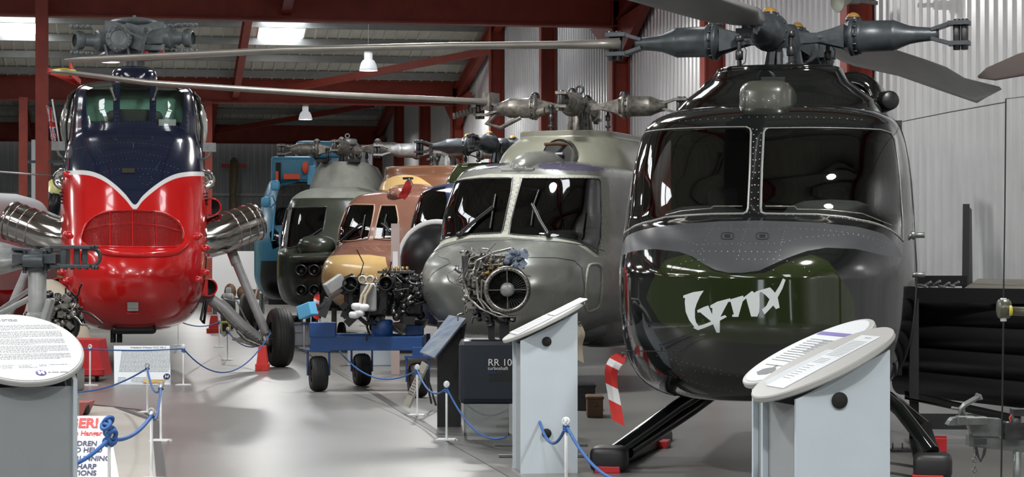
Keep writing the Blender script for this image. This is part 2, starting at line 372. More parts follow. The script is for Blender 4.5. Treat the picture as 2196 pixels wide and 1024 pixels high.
# ================================================================ smooth lofted skins
def pchip(x,y,q):
    x=np.array(x,float);y=np.array(y,float);q=np.clip(q,x[0],x[-1]);h=np.diff(x);dl=np.diff(y)/h;n=len(x);m=np.zeros(n)
    for i in range(1,n-1):
        if dl[i-1]*dl[i]>0:
            w1=2*h[i]+h[i-1];w2=h[i]+2*h[i-1];m[i]=(w1+w2)/(w1/dl[i-1]+w2/dl[i])
    m[0]=dl[0];m[-1]=dl[-1]
    k=np.clip(np.searchsorted(x,q,side='right')-1,0,n-2);t=(q-x[k])/h[k];H=h[k]
    return (1+2*t)*(1-t)**2*y[k]+t*(1-t)**2*H*m[k]+t*t*(3-2*t)*y[k+1]+t*t*(t-1)*H*m[k+1]
class Skin:
    """rows: (z, half width, nose y, length of the rounded part, exponent); sides run straight back to yb"""
    def __init__(s,rows,yb,sag=0.0,taper=1.0,bumps=()):
        s.r=np.array(rows,float); s.n=len(rows); s.yb=yb; s.k=np.arange(s.n); s.taper=taper; s.bumps=bumps
    def __call__(s,u,v):
        u=np.asarray(u,float);v=np.asarray(v,float);q=v*(s.n-1)
        z,Wd,Y,L,n=[pchip(s.k,s.r[:,i],q) for i in range(5)]
        th=np.clip(u,-1,1)*PI/2; sx=np.sin(th); c=np.cos(th)
        # superellipse with regular spacing: |x/W|^n+|y/L|^n=1, traced by direction angle
        den=(np.abs(sx)**n+np.abs(c)**n)**(1/n)
        x=Wd*sx/den; y=Y+L*(1-c/den)
        e=np.clip(np.abs(u)-1,0,1); y=y+e*(s.yb-(Y+L)); x=x*(1+(s.taper-1)*e)
        for bx,bz,rx,rz,a in s.bumps:
            w=np.exp(-((x-bx)/rx)**2-((z-bz)/rz)**2)*(np.abs(u)<1.2); y=y-a*w
        return np.stack([x,y,z],-1)
    def normal(s,u,v):
        h=1e-3; u=np.asarray(u,float);v=np.asarray(v,float)
        a=s(u+h,v)-s(u-h,v); b=s(u,np.clip(v+h,0,1))-s(u,np.clip(v-h,0,1)); nn=np.cross(a,b)
        l=np.linalg.norm(nn,axis=-1,keepdims=True); return nn/np.maximum(l,1e-12)
def project(M4,pts):
    m=np.array(M4); w=pts@m[:3,:3].T+m[:3,3]
    r=w[...,0]*cs-w[...,1]*sn; d=w[...,0]*sn+w[...,1]*cs
    return CX+F*r/d, HY-F*(w[...,2]-CH)/d, d
def tracer(skin,o,u0=-1.3,u1=1.3):
    """surface coordinates of points seen in the photo on this skin"""
    us=np.linspace(u0,u1,420); vs=np.linspace(.005,.995,420); U,V=np.meshgrid(us,vs)
    PX,PY,D=project(o_m[o.name],skin(U,V)); N=skin.normal(U,V)@np.array(o_m[o.name])[:3,:3].T
    PT=skin(U,V)@np.array(o_m[o.name])[:3,:3].T+np.array(o_m[o.name])[:3,3]
    face=((PT-np.array([0,0,CH]))*N).sum(-1)<0.02
    def tr(poly):
        out=[]
        for (x,y) in poly:
            e=(PX-x)**2+(PY-y)**2+np.where(face,0,1e7); i=np.unravel_index(np.argmin(e),e.shape); u,v=U[i],V[i]
            for _ in range(4):
                h=1e-3; P0=skin(np.array([u,u+h,u]),np.array([v,v,min(v+h,1)])); a,b,_d=project(o_m[o.name],P0)
                J=np.array([[a[1]-a[0],a[2]-a[0]],[b[1]-b[0],b[2]-b[0]]])/h
                if abs(np.linalg.det(J))<2e3: break
                du=np.linalg.solve(J,[x-a[0],y-b[0]])
                if np.abs(du).max()>.05: break
                u+=du[0]; v=min(max(v+du[1],.002),.998)
            out.append((float(u),float(v)))
        return out
    return tr
def densify(poly,step=.02,closed=True):
    out=[];n=len(poly)
    for i in range(n if closed else n-1):
        a=np.array(poly[i]);b=np.array(poly[(i+1)%n]);k=max(1,int(np.linalg.norm(b-a)/step))
        out+=[tuple(a+(b-a)*j/k) for j in range(k)]
    if not closed: out.append(tuple(poly[-1]))
    return out
def spline(pts,n=8,closed=True):
    """smooth curve through points (Catmull-Rom)"""
    out=[];k=len(pts);rng=range(k if closed else k-1);g=lambda i:np.array(pts[i%k] if closed else pts[min(max(i,0),k-1)],float)
    for i in rng:
        p0,p1,p2,p3=g(i-1),g(i),g(i+1),g(i+2)
        for j in range(n):
            t=j/n; out.append(tuple(.5*((2*p1)+(p2-p0)*t+(2*p0-5*p1+4*p2-p3)*t*t+(3*p1-p0-3*p2+p3)*t**3)))
    if not closed: out.append(tuple(pts[-1]))
    return out
def inpoly(p,poly):
    x,y=p[:,0],p[:,1];c=np.zeros(len(p),bool);n=len(poly);j=n-1
    for i in range(n):
        xi,yi=poly[i];xj,yj=poly[j]
        if yi!=yj:
            c^=((yi>y)!=(yj>y))&(x<(xj-xi)*(y-yi)/(yj-yi)+xi)
        j=i
    return c
def skin_mesh(skin,regs,parent,base_mats,nu=90,nv=70,u0=-2,u1=2,name='body_shell',shifts=None):
    """regs: list of (polygon uv, target); target int = paint slot of the shell, str = a part of its own, (name, material, offset)"""
    pts=[];eds=[]
    us=np.concatenate([np.linspace(u0,-1,5)[:-1] if u0<-1 else [],np.linspace(-1,1,nu),np.linspace(1,u1,5)[1:] if u1>1 else []])
    for v in np.linspace(0,1,nv):
        for u in us: pts.append((float(u),float(v)))
    dp=[]
    for poly,t in regs:
        d=densify(poly); o=len(pts); pts+=d; eds+=[(o+i,o+(i+1)%len(d)) for i in range(len(d))]; dp.append(d)
    V,_,Fc,_,_,_=delaunay_2d_cdt([Vector(p) for p in pts],eds,[],0,1e-5)
    V=np.array([(v.x,v.y) for v in V]); Fc=np.array(Fc); cen=V[Fc].mean(1)
    key=np.zeros(len(Fc),int)
    for i,d in enumerate(dp): key[inpoly(cen,d)]=i+1
    XYZ=skin(V[:,0],V[:,1]); NN=skin.normal(V[:,0],V[:,1])
    groups={}
    for i in range(len(dp)+1):
        t=0 if i==0 else regs[i-1][1]
        g=('shell',) if isinstance(t,int) else t
        groups.setdefault(g,[]).append((i,t))
    res={}
    for g,items in groups.items():
        fs=[];mi=[]
        for i,t in items:
            f=Fc[key==i]; fs.append(f); mi+= [t if isinstance(t,int) else 0]*len(f)
        fs=np.concatenate(fs) if fs else np.zeros((0,3),int)
        if not len(fs): continue
        used,inv=np.unique(fs,return_inverse=True); fs=inv.reshape(-1,3)
        p=XYZ[used]; nn=NN[used]
        a=np.cross(p[fs[:,1]]-p[fs[:,0]],p[fs[:,2]]-p[fs[:,0]])
        ok=np.linalg.norm(a,axis=1)>1e-10; fs=fs[ok]; mi=np.array(mi)[ok]; a=a[ok]
        fl=(a*nn[fs[:,0]]).sum(1)<0
        fs[fl]=fs[fl][:,::-1]
        off=g[2] if len(g)>2 else 0
        p=p+nn*off
        me=bpy.data.meshes.new(name); me.from_pydata(p.tolist(),[],fs.tolist())
        if g[0]=='shell':
            nm=name
            for q in base_mats: me.materials.append(M[q])
        else: nm=g[0]; me.materials.append(M[g[1]])
        me.name=nm
        me.polygons.foreach_set('material_index',mi.tolist()); me.polygons.foreach_set('use_smooth',[True]*len(fs)); me.update()
        me.normals_split_custom_set_from_vertices(nn.tolist())
        o=bpy.data.objects.new(nm,me); C.objects.link(o); o.parent=parent; res.setdefault(g[0],[]).append(o)
    return res
def on_skin(skin,uv,off=0.0):
    uv=np.array(uv,float); return skin(uv[:,0],uv[:,1])+skin.normal(uv[:,0],uv[:,1])*off
def seam(skin,uv,r,mb,m=0,off=0.0,n=6,closed=False,flat=1.0,step=.03):
    d=densify(uv,step,closed); 
    if closed: d=d+[d[0]]
    p=on_skin(skin,d,off); mb.tube([tuple(q) for q in p],r,n,m,flat=flat)
def rivets(skin,uv,mb,gap=.045,r=.006,m=0,closed=False,off=0.0):
    d=densify(uv,.004,closed); p=on_skin(skin,d,off); nn=skin.normal(np.array(d)[:,0],np.array(d)[:,1])
    acc=0;last=p[0]
    for i in range(len(p)):
        acc+=np.linalg.norm(p[i]-last); last=p[i]
        if acc>=gap or i==0:
            acc=0; c=Vector(p[i]); n=Vector(nn[i]); t=n.orthogonal().normalized(); b=n.cross(t)
            ring=[c+(t*math.cos(a)+b*math.sin(a))*r for a in [k*PI/2.5 for k in range(5)]]
            mb.add(ring+[c+n*r*.6],[(k,(k+1)%5,5) for k in range(5)],m,True)
def vline(u,v0,v1): return [(u,v0),(u,v1)]
def expand(poly,k):
    c=np.mean(np.array(poly),0); return [tuple(c+(np.array(p)-c)*k) for p in poly]
# ================================================================ lynx type helicopters
def sl(rows): return rows
LYNX=[(.545,0,-2.35,.6,2.3),(.55,.58,-2.65,1.0,2.5),(.585,.82,-2.82,1.2,2.6),(.67,.96,-2.97,1.35,2.6),(.85,1.06,-3.14,1.5,2.55),(1.15,1.12,-3.30,1.65,2.45),
      (1.45,1.14,-3.30,1.7,2.4),(1.68,1.13,-3.14,1.6,2.4),(1.83,1.12,-2.86,1.38,2.5),(1.92,1.115,-2.62,1.2,2.7),(2.25,1.09,-2.40,1.08,2.8),(2.58,1.03,-2.17,.98,2.8),
      (2.68,.99,-2.06,.95,2.8),(2.76,.90,-1.90,.95,2.7),(2.82,.72,-1.65,.9,2.6),(2.86,.45,-1.35,.8,2.4),(2.88,0,-1.0,.6,2.2)]
COWL=[(2.5,.92,-1.35,.9,2.6),(2.8,.88,-1.28,.85,2.6),(2.95,.80,-1.15,.75,2.6),(3.05,.72,-1.03,.7,2.7),(3.12,.655,-.96,.65,2.8),(3.17,.64,-.95,.65,2.8),(3.19,.62,-.93,.63,2.8),(3.175,.5,-.8,.5,2.6),(3.17,0,-.3,.3,2.4)]
def stretchrows(rows,kz=1.0,z0=0,kw=1.0,ky=1.0):
    return [(z0+z*kz,w*kw,y*ky,l*ky,n) for z,w,y,l,n in rows]
def rotor_arm(mb,c,dirv,L=1.5,k=1.0,mats=(0,1,2)):
    """one arm of the rotor head: flat tapered root, clamp rings, sleeve, spindle and the fork at its end"""
    c=Vector(c);d=Vector(dirv).normalized();s=Vector((0,0,1)).cross(d).normalized();u=Vector((0,0,1))
    # flat titanium root, widening outwards
    a=c+d*.08;b=c+d*.54
    vs=[]
    for p,w,h in ((a,.06,.05),(c+d*.32,.05,.04),(b,.13,.10)):
        for q in(-1,1):
            for t in(-1,1): vs.append(p+s*w*q+u*h*t)
    fs=[]
    for i in(0,1):
        o=i*4; fs+=[(o,o+4,o+5,o+1),(o+2,o+3,o+7,o+6),(o,o+2,o+6,o+4),(o+1,o+5,o+7,o+3)]
    fs+=[(0,1,3,2),(8,10,11,9)]; mb.add(vs,fs,mats[0])
    mb.lathe([(.03,.22),(.045,.28),(.10,.50),(.145*k,.57),(.165*k,.58),(.165*k,.61),(.14*k,.615),(.14*k,.63),(.15*k,.635),(.15*k,.67),(.135*k,.68),(.130*k,.93),(.132*k,.94),(.125*k,.96),(.10*k,1.02),(.078*k,1.08),(.066*k,1.15),(.052*k,L-.20),(.045,L-.18),(0,L-.18)],c,d,22,mats[0])
    for i in range(12):
        t=2*PI*i/12; p=c+d*.625+(s*math.cos(t)+u*math.sin(t))*.148*k; mb.cyl(p-d*.03,p+d*.02,.011,6,mats[1])
    # fork
    for q in(-1,1):
        mb.beam(c+d*(L-.24)+u*.035*q,c+d*(L-.08)+u*.085*q,.12,.03,mats[0]); mb.beam(c+d*(L-.10)+u*.085*q,c+d*(L+.08)+u*.085*q,.14,.035,mats[0])
    for e in(-.03,.035):
        mb.cyl(c+d*(L+e)-u*.14,c+d*(L+e)+u*.12,.032,10,mats[1])
def lynx_head(o,c,angs,L=1.5,mat_set=('headgrey','steeldark','amber'),name='rotor_head',mast_mat='headgrey',base_z=3.15):
    c=Vector(c); mb=MB()
    mb.lathe([(0,.12),(.10,.12),(.12,.09),(.15,.05),(.17,-.05),(.14,-.10),(.12,-.16),(.13,-.22)],c,(0,0,1),24)
    hub=mb.build(name,mat_set[0],o)
    mb=MB()
    for i in range(8):
        t=2*PI*i/8+.2; e=Vector((math.cos(t),math.sin(t),0)); mb.beam(c+e*.12+Vector((0,0,-.05)),Vector((c.x,c.y,base_z-.12))+e*.20,.055,.03,up=e)
    mb.cyl((c.x,c.y,base_z-.15),c,.145,18,r2=.13); mb.cyl((c.x,c.y,base_z-.15),(c.x,c.y,base_z-.02),.34,24,r2=.22)
    mb.build('rotor_mast',mast_mat,hub)
    for a in angs:
        d=Vector((math.sin(a),math.cos(a),0)); mb=MB(); rotor_arm(mb,c,d,L)
        mb.build('rotor_arm',list(mat_set),hub)
        s=Vector((0,0,1)).cross(d); mb=MB()
        q=c+d*.36+s*.13
        mb.cyl(q+Vector((0,0,-.02)),q+Vector((0,0,.03)),.04,12); mb.tube([q,(q.x,q.y,c.z-.16),(q.x,q.y,base_z-.1)],.02,8); mb.cyl((q.x,q.y,c.z-.18),(q.x,q.y,c.z-.10),.034,10); mb.cyl((q.x,q.y,c.z-.27),(q.x,q.y,c.z-.24),.04,10)
        mb.tube([q+s*.01,q+Vector((.06,0,-.1)),q+Vector((.05,.02,-.2)),q+Vector((0,0,-.24))],.004,5)
        mb.build('pitch_link',mat_set[1],hub)
        mb=MB(); q=c+d*.60+Vector((0,0,.155)); mb.sph(q,(.06,.06,.055),12,half=True); mb.build('damper_reservoir',mat_set[2],hub)
        mb=MB(); mb.cyl(q-Vector((0,0,.03)),q+Vector((0,0,.012)),.066,14); mb.beam(q-s*.08-Vector((0,0,.01)),q+s*.08-Vector((0,0,.01)),.03,.03); mb.build('reservoir_clamp',mat_set[1],hub)
    return hub
def blade(o,pts,ch,th,m,name='rotor_blade',tip=None,nrm=(0,0,1),tw=0.0):
    """aerofoil slab along pts; chord list, thickness list"""
    pts=[Vector(p) for p in pts];k=len(pts);vs=[]
    prof=[(-.5,0),(-.47,.32),(-.38,.5),(-.2,.5),(.1,.32),(.35,.14),(.5,.02),(.5,-.02),(.35,-.10),(.1,-.25),(-.2,-.42),(-.38,-.42),(-.47,-.26)]
    for i,p in enumerate(pts):
        t=(pts[min(i+1,k-1)]-pts[max(i-1,0)]).normalized(); n=Vector(nrm); s=t.cross(n).normalized(); n=s.cross(t)
        a=tw*i/(k-1); s2=s*math.cos(a)+n*math.sin(a); n2=n*math.cos(a)-s*math.sin(a)
        for x,z in prof: vs.append(p+s2*x*ch[i]+n2*z*th[i])
    n=len(prof); fs=[(i*n+j,i*n+(j+1)%n,(i+1)*n+(j+1)%n,(i+1)*n+j) for i in range(k-1) for j in range(n)]+[tuple(range(n))[::-1],tuple(range((k-1)*n,k*n))]
    mb=MB(); mb.add(vs,fs,0,True); return mb.build(name,m,o)
def common_body(o,body_m,z0=2.0,yb=1.7,L=5.2,w=1.05,boom_ang=0):
    mb=MB()   # cabin rear closure and tail boom
    mb.lathe([(w*.95,0),(w*.8,.45),(.42,1.2),(.32,2.2),(.2,L)],(0,yb,z0-.05),(0,1,.06),26); mb.build('tail_boom',body_m,o)
    mb=MB(); mb.prism([(0,0),(.55,0),(.95,1.2),(.6,1.2)],(-.04,yb+L-.5,z0+.3),(0,1,0),(0,0,1),.08); mb.build('tail_fin',body_m,o)
# ================================================================ helicopter with LYNX lettering (nearest)
def crop(pts,ox,oy,k): return [(ox+x*k,oy+y*k) for x,y in pts]
A=root('helicopter','glossy black and olive helicopter with white lynx lettering on its nose','helicopter',W(2.34,18.2,0),-YAW-math.radians(11.5))
SA=Skin(LYNX,1.7); trA=tracer(SA,A)
c3=lambda pts:crop(pts,1280,200,.4103)
winL=c3([(172,232),(260,205),(370,190),(600,180),(780,178),(800,186),(806,205),(800,400),(790,600),(784,622),(765,632),(600,634),(480,640),(360,650),(250,680),(170,716),(132,742),(128,700),(134,560),(146,380)])
winR=c3([(895,184),(1100,182),(1350,186),(1480,192),(1535,210),(1556,245),(1570,330),(1582,440),(1590,560),(1598,690),(1600,775),(1560,735),(1500,700),(1420,674),(1300,650),(1150,636),(1000,634),(880,632),(860,624),(856,600),(862,400),(872,205),(880,190)])
uL,uR=trA(winL),trA(winR)
glare=c3([(112,812),(150,755),(250,712),(450,684),(650,670),(830,666),(1100,674),(1350,698),(1500,738),(1570,800),(1600,860),(1500,850),(1350,815),(1200,808),(1100,825),(1000,860),(920,895),(850,928),(760,940),(690,940),(620,925),(560,895),(500,855),(430,830),(300,815),(200,825),(108,860)])
uG=trA(glare)
g1=[(1385,640),(1405,590),(1425,560),(1470,546),(1500,562),(1530,582),(1575,590),(1640,586),(1690,562),(1740,546),(1775,560),(1800,590),(1830,640),(1835,690),(1760,730),(1660,740),(1560,735),(1470,720),(1415,690)]
uGr=trA(g1)
lg=lambda pts:trA(crop(pts,1450,570,270/1843))
letters=[lg([(105,440),(250,390),(405,368),(350,450),(300,560),(275,640),(275,760),(290,830),(328,885),(400,865),(515,820),(350,685),(315,692),(308,655),(400,610),(470,585),(528,722),(530,625),(498,615),(500,585),(600,530),(790,480),(795,495),(980,440),(988,468),(1110,372),(1150,400),(1172,378),(1372,320),(1410,355),(1447,400),(1510,300),(1562,190),(1602,208),(1560,330),(1487,468),(1515,618),(1460,638),(1422,585),(1295,718),(1256,645),(1320,590),(1368,495),(1310,435),(1245,385),(1220,395),(1222,600),(1215,680),(1188,748),(1098,748),(1060,610),(1024,480),(975,525),(950,610),(910,752),(825,752),(818,722),(845,718),(797,530),(762,535),(700,650),(648,752),(715,726),(742,752),(640,808),(638,985),(590,982),(540,862),(430,908),(320,948),(246,912),(270,905),(190,800),(140,680),(126,540),(132,470),(105,478)])]
regs=[(uGr,1),(uG,2),(uL,('windscreen','glass',0.0)),(uR,('windscreen','glass',-.0001))]+[(l,3) for l in letters]
# side door window behind the front post
regs+=[([(1.04,.70),(1.30,.70),(1.32,.62),(1.31,.52),(1.04,.50)],('side_window','glass',0.0)),([(-1.04,.70),(-1.30,.70),(-1.32,.62),(-1.31,.52),(-1.04,.50)],('side_window','glass',-.0002))]
M['letter']=mat('lettering_pale_grey',(.55,.60,.60),.35)
skin_mesh(SA,regs,A,['black','green','greymat','letter'],nu=150,nv=110)
mb=MB()
for w in (uL,uR): seam(SA,w,.010,mb,0,.002,closed=True,flat=.6)
mb.build('windscreen_seal',mat('seal_trim',(.16,.165,.16),.3),A)
mb=MB()
for w in (expand(uL,1.035),expand(uR,1.035)): rivets(SA,w,mb,.05,.005,closed=True)
row=lambda pts,mb,gap=.04,r=.0042,m=0: rivets(SA,trA(c3(pts)),mb,gap,r,m)
row([(230,140),(450,98),(700,76),(900,78),(1100,84),(1300,98),(1450,115),(1540,160)],mb,.06); row([(270,170),(450,145),(700,130),(830,124),(1050,124),(1250,130),(1400,140)],mb,.06,.006)
row([(835,190),(828,400),(820,640)],mb,.09,.006)
for pts in ([(120,790),(300,735),(500,712),(690,705)],[(700,690),(700,712),(985,712),(990,690)],[(1000,705),(1200,715),(1400,745),(1560,800)],[(620,680),(540,850),(530,1000)],[(780,712),(735,870)],[(985,712),(950,870)],[(520,790),(780,785),(960,785)],[(500,825),(950,830)],[(730,868),(950,868)],[(980,780),(1060,755),(1200,745),(1350,735)],[(1340,735),(1450,770),(1500,830)],[(300,745),(430,760),(540,800)],[(390,925),(460,880),(560,870)],[(925,890),(920,1000)],[(960,872),(1060,890),(1130,950)]):
    row(pts,mb)
c4=lambda pts:crop(pts,1260,560,.4531)
row4=lambda pts,gap=.04:rivets(SA,trA(c4(pts)),mb,gap,.0045)
row4([(150,330),(200,470),(300,560),(430,625),(520,630)]); row4([(190,350),(250,490),(330,560)]); row4([(230,430),(440,430)]); row4([(330,450),(450,480),(640,520)]); row4([(350,540),(460,560),(700,620)]); row4([(420,460),(470,570)],.05); row4([(510,520),(700,545),(780,545)],.06)
tag(mb.build('rivets',mat('bright_rivets',(.22,.22,.22),.3,.5),A),kind='stuff')
# belly seams, access panels and drain caps
mb=MB()
seam(SA,trA(c4([(165,428),(250,427),(440,427)])),.004,mb); seam(SA,trA(c4([(160,320),(180,440),(240,540),(330,610),(420,645)])),.005,mb)
for c in ((1560,507),(1635,507)):
    q=[(c[0]+13*math.copysign(abs(math.cos(t))**.5,math.cos(t)),c[1]+7*math.copysign(abs(math.sin(t))**.5,math.sin(t))) for t in [k*PI/8 for k in range(16)]]
    seam(SA,trA(q),.004,mb,0,.002,closed=True); seam(SA,trA([(c[0]-6,c[1]-2),(c[0]+6,c[1]-2)]),.006,mb,0,.003); seam(SA,trA([(c[0]-6,c[1]+2),(c[0]+6,c[1]+2)]),.006,mb,0,.003)
mb.build('panel_seams','black_matt',A)
# cockpit interior
mb=MB(); mb.box((0,-1.9,1.62),(1.9,.5,.35)); mb.sph((-.45,-1.98,1.80),(.38,.28,.22),16,p=.7); mb.sph((.50,-1.98,1.82),(.40,.28,.24),16,p=.7); mb.box((0,-1.85,1.5),(.3,.8,.5)); mb.build('instrument_coaming',mat('coaming_grey',(.22,.24,.24),.6),A)
for s in(-1,1):
    mb=MB(); mb.box((.45*s,-.95,1.25),(.5,.5,.14)); mb.box((.45*s,-.72,1.65),(.48,.12,.75),Matrix.Rotation(.12,3,'X')); mb.box((.45*s,-.66,2.1),(.26,.1,.2)); mb.build('seat','interior',A,bevel=.04)
mb=MB(); mb.add([(-1,.2,.6),(1,.2,.6),(1,.2,2.8),(-1,.2,2.8)],[(0,1,2,3)]); mb.build('cabin_bulkhead','interior',A)
# wipers lying along the sill
for pts in (c3([(365,648),(450,625),(600,612),(612,600),(760,600)]),c3([(1530,700),(1380,640),(1200,620),(1045,617),(1035,602),(880,600)])):
    mb=MB(); u=trA(pts); p=on_skin(SA,u,.02); mb.tube([tuple(q) for q in p],.006,6); mb.build('wiper','steelbits',A)
# roof fairing with intake slot
CA=[(2.55,.90,-1.32,.9,2.5),(2.8,.87,-1.27,.85,2.5),(2.9,.82,-1.19,.75,2.5),(3.0,.71,-1.08,.7,2.6),(3.08,.60,-.99,.65,2.8),(3.15,.545,-.94,.6,2.9),(3.19,.525,-.93,.6,3.0),(3.2,.51,-.91,.58,3.0),(3.18,.4,-.8,.5,2.6),(3.17,0,-.3,.3,2.4)]
SC=Skin(CA,1.6,taper=.9); trC=tracer(SC,A)
slot=trC([(1632,165),(1684,165),(1682,180),(1632,180)])
r=skin_mesh(SC,[(slot,1)],A,['black','black_matt'],nu=80,nv=50,name='engine_cowling')['shell'][0]
mb=MB(); seam(SC,trC([(1530,160),(1600,149),(1700,146),(1795,148)]),.006,mb); mb.build('cowling_lip','black',A)
for s in(-.72,.92):                  # engine intakes on the shoulders
    mb=MB(); mb.lathe([(.16,.0),(.23,.0),(.27,.10),(.27,.5),(.22,1.6)],(s*.64,-.35,2.92),(s*.08,1,0),22); mb.lathe([(.16,0),(.14,.2),(0,.2)],(s*.64,-.35,2.92),(s*.08,1,0),22,1); mb.build('engine_nacelle',['black','black_matt'],A)
mb=MB(); mb.cyl((.78,-.1,2.92),(.92,-.42,2.93),.10,16,r2=.08); mb.build('exhaust_stub','black_satin',A)
mb=MB(); mb.sph((0,-1.35,2.80),(.215,.50,.215),28,p=.48); o=mb.build('roof_blister',mat('olive_grey_satin',(.05,.053,.043),.3,coat=.3),A); o.location=(-.02,0,0)
mb=MB()
for t in range(18): a=-PI*.9+t*PI*.8/17+.0; mb.sph((-.02+.2*math.cos(a+PI/2*0)*.98,-1.35+.47*math.sin(a),2.86),.006,6)
tag(mb.build('blister_rivets','greymat',A),kind='stuff')
common_body(A,'black',1.9,1.7,5.0,.95)
hA=lynx_head(A,(0,0,3.50),[math.radians(7.1+90*k) for k in range(4)],1.5)
def armend(o,ang,L,z): v=Vector((math.sin(ang)*L,math.cos(ang)*L,z)); return v
aL=math.radians(7.1+270); aF=math.radians(7.1+180); aB=math.radians(7.1)
e=armend(A,aL,1.46,3.50); t=LP(A,150,131,19.3)
blade(A,[e,e.lerp(t,.04),e.lerp(t,.10),e.lerp(t,.3)+Vector((0,0,.02)),e.lerp(t,.6)+Vector((0,0,.03)),e.lerp(t,.95)+Vector((0,0,0)),t],[.16,.22,.37,.37,.37,.37,.30],[.11,.09,.07,.062,.055,.05,.02],'bladeedge')
e=armend(A,aF,1.40,3.51); t=armend(A,aF,6.2,3.30)
blade(A,[e,e.lerp(t,.05),e.lerp(t,.11),e.lerp(t,.5),t],[.26,.28,.39,.39,.36],[.16,.15,.07,.06,.04],'blade',nrm=(-.25,-.1,1))
e=LP(A,1768,112,19.6)
blade(A,[e,LP(A,1800,112,19.9),LP(A,1900,128,20.4),LP(A,2005,163,21.0),LP(A,2060,182,21.3),LP(A,2090,188,21.6),LP(A,2145,189,22.0)],[.22,.42,.45,.46,.55,.34,.05],[.11,.07,.06,.05,.04,.03,.01],'blade',nrm=(.05,-.85,.52))
mb=MB(); mb.cyl(e-Vector((0,0,.16)),e+Vector((0,0,.13)),.045,12); mb.box(e,(.2,.24,.12)); mb.tube([e+Vector((-.05,0,-.1)),e+Vector((-.25,0,-.25)),e+Vector((-.2,0,-.4))],.004,5)
for k in range(4): mb.cyl(e+Vector((.06,-.1+.065*k,-.17)),e+Vector((.06,-.1+.065*k,.12)),.017,8)
mb.build('blade_root_fitting','headgrey',A)
# undercarriage
def leg(pts,r,name,m,**k):
    mb=MB(); mb.tube([LP(A,*p) for p in pts],r,16); return mb.build(name,m,A)
leg([(1500,842,16.6),(1452,872,16.5),(1318,968,16.0)],.052,'skid_leg','black'); leg([(1530,842,17.2),(1480,878,16.9),(1345,968,16.3)],.062,'skid_leg','black')
leg([(1880,838,15.9),(1930,880,15.7),(2000,970,15.3)],.052,'skid_leg','black'); leg([(1860,830,16.9),(1915,862,16.5),(1985,920,16.1)],.06,'skid_leg','black')
for p0,p1 in (((1308,984,15.95),(1425,938,18.8)),((2000,1000,15.3),(1975,915,18.4))):
    mb=MB(); a,b=LP(A,*p0),LP(A,*p1); mb.beam(a,b,.15,.13); q=(b-a).normalized()
    mb.sph(a-q*.02,(.14,.14,.10),18,p=.45); o=mb.build('skid',mat('skid_black',(.011,.011,.012),.5),A,bevel=.03)
common=('red wooden block under the left front skid foot of the black helicopter','red wooden block under the right front skid foot of the black helicopter','red wooden block under the rear of the right skid, beside the grey lectern','small red block on the floor behind the left skid')
for (px,d,w,h),lab in zip(((1307,15.9,.19,.05),(1990,15.25,.22,.05),(2012,17.6,.14,.12),(1415,18.0,.16,.06)),common):
    g=GX(px,d); mb=MB(); mb.box((0,0,h/2),(w,.22,h)); o=mb.build('wooden_block','redpaint',None,.006,loc=g); o.rotation_euler[2]=-YAW-.2; tag(o,lab,'block','red blocks under the skids')
# door edge hinges and probe on the flank
for py in (505,590): 
    mb=MB(); a=LP(A,1955,py,16.3); mb.cyl(a,a+Vector((.10,0,0)),.022,10); mb.cyl(a-Vector((.02,0,0)),a+Vector((.03,0,0)),.035,10); mb.build('door_hinge_pin','galv',A)
mb=MB(); u=trA([(1925,540),(1942,600),(1950,680),(1952,760)]); seam(SA,[(1.02,.22),(1.02,.8)],.012,mb,0,0); rivets(SA,[(1.03,.2),(1.03,.8)],mb,.05,.008,off=.004); mb.build('door_edge','black_satin',A); mb=MB(); seam(SA,[(-1.02,.22),(-1.02,.8)],.012,mb,0,0); rivets(SA,[(-1.03,.2),(-1.03,.8)],mb,.05,.008,off=.004); mb.build('door_edge','black_satin',A)
# ================================================================ red and navy helicopter
B=root('helicopter','red and dark blue helicopter with tall nose and polished exhaust pipes','helicopter',GX(288,33.0),math.atan((288-CX)/F)*-1-YAW)
WES=[(.60,0,-2.6,.6,2.4),(.605,.50,-2.95,1.0,2.5),(.65,.66,-3.12,1.1,2.5),(.74,.80,-3.3,1.2,2.5),(.88,.90,-3.46,1.3,2.5),(1.1,.985,-3.62,1.4,2.45),(1.35,1.03,-3.68,1.45,2.4),(1.6,1.05,-3.64,1.45,2.4),
     (1.72,1.055,-3.60,1.42,2.4),(1.95,1.06,-3.42,1.35,2.4),(2.3,1.06,-3.20,1.25,2.4),(2.7,1.05,-2.98,1.2,2.4),(3.05,1.02,-2.72,1.15,2.4),(3.3,.985,-2.45,1.1,2.5),(3.45,.96,-2.25,1.0,2.9),(3.8,.93,-2.12,.95,3.3),
     (4.08,.885,-2.0,.9,3.3),(4.2,.80,-1.85,.85,3.0),(4.27,.5,-1.6,.8,2.6),(4.3,.2,-1.3,.6,2.4),(4.305,0,-1.1,.5,2.3)]
SB=Skin(WES,2.2); trB=tracer(SB,B)
navy=[(100,150),(100,374)]+[(130,373),(150,371),(175,370),(200,374),(225,385),(250,404),(270,424),(289,445),(305,427),(325,409),(350,391),(375,379),(400,374),(425,373),(447,375)]+[(480,376),(480,140)]
line_top=[(130,373),(150,371),(175,370),(200,374),(225,385),(250,404),(270,424),(289,445),(305,427),(325,409),(350,391),(375,379),(400,374),(425,373),(443,375)]
uline=trB(spline(line_top,4,False))
vtop=.9999
navyuv=[(-1.999,uline[0][1])]+uline+[(1.999,uline[-1][1]),(1.999,vtop),(-1.999,vtop)]
c2=lambda pts:crop(pts,120,130,340/1289)
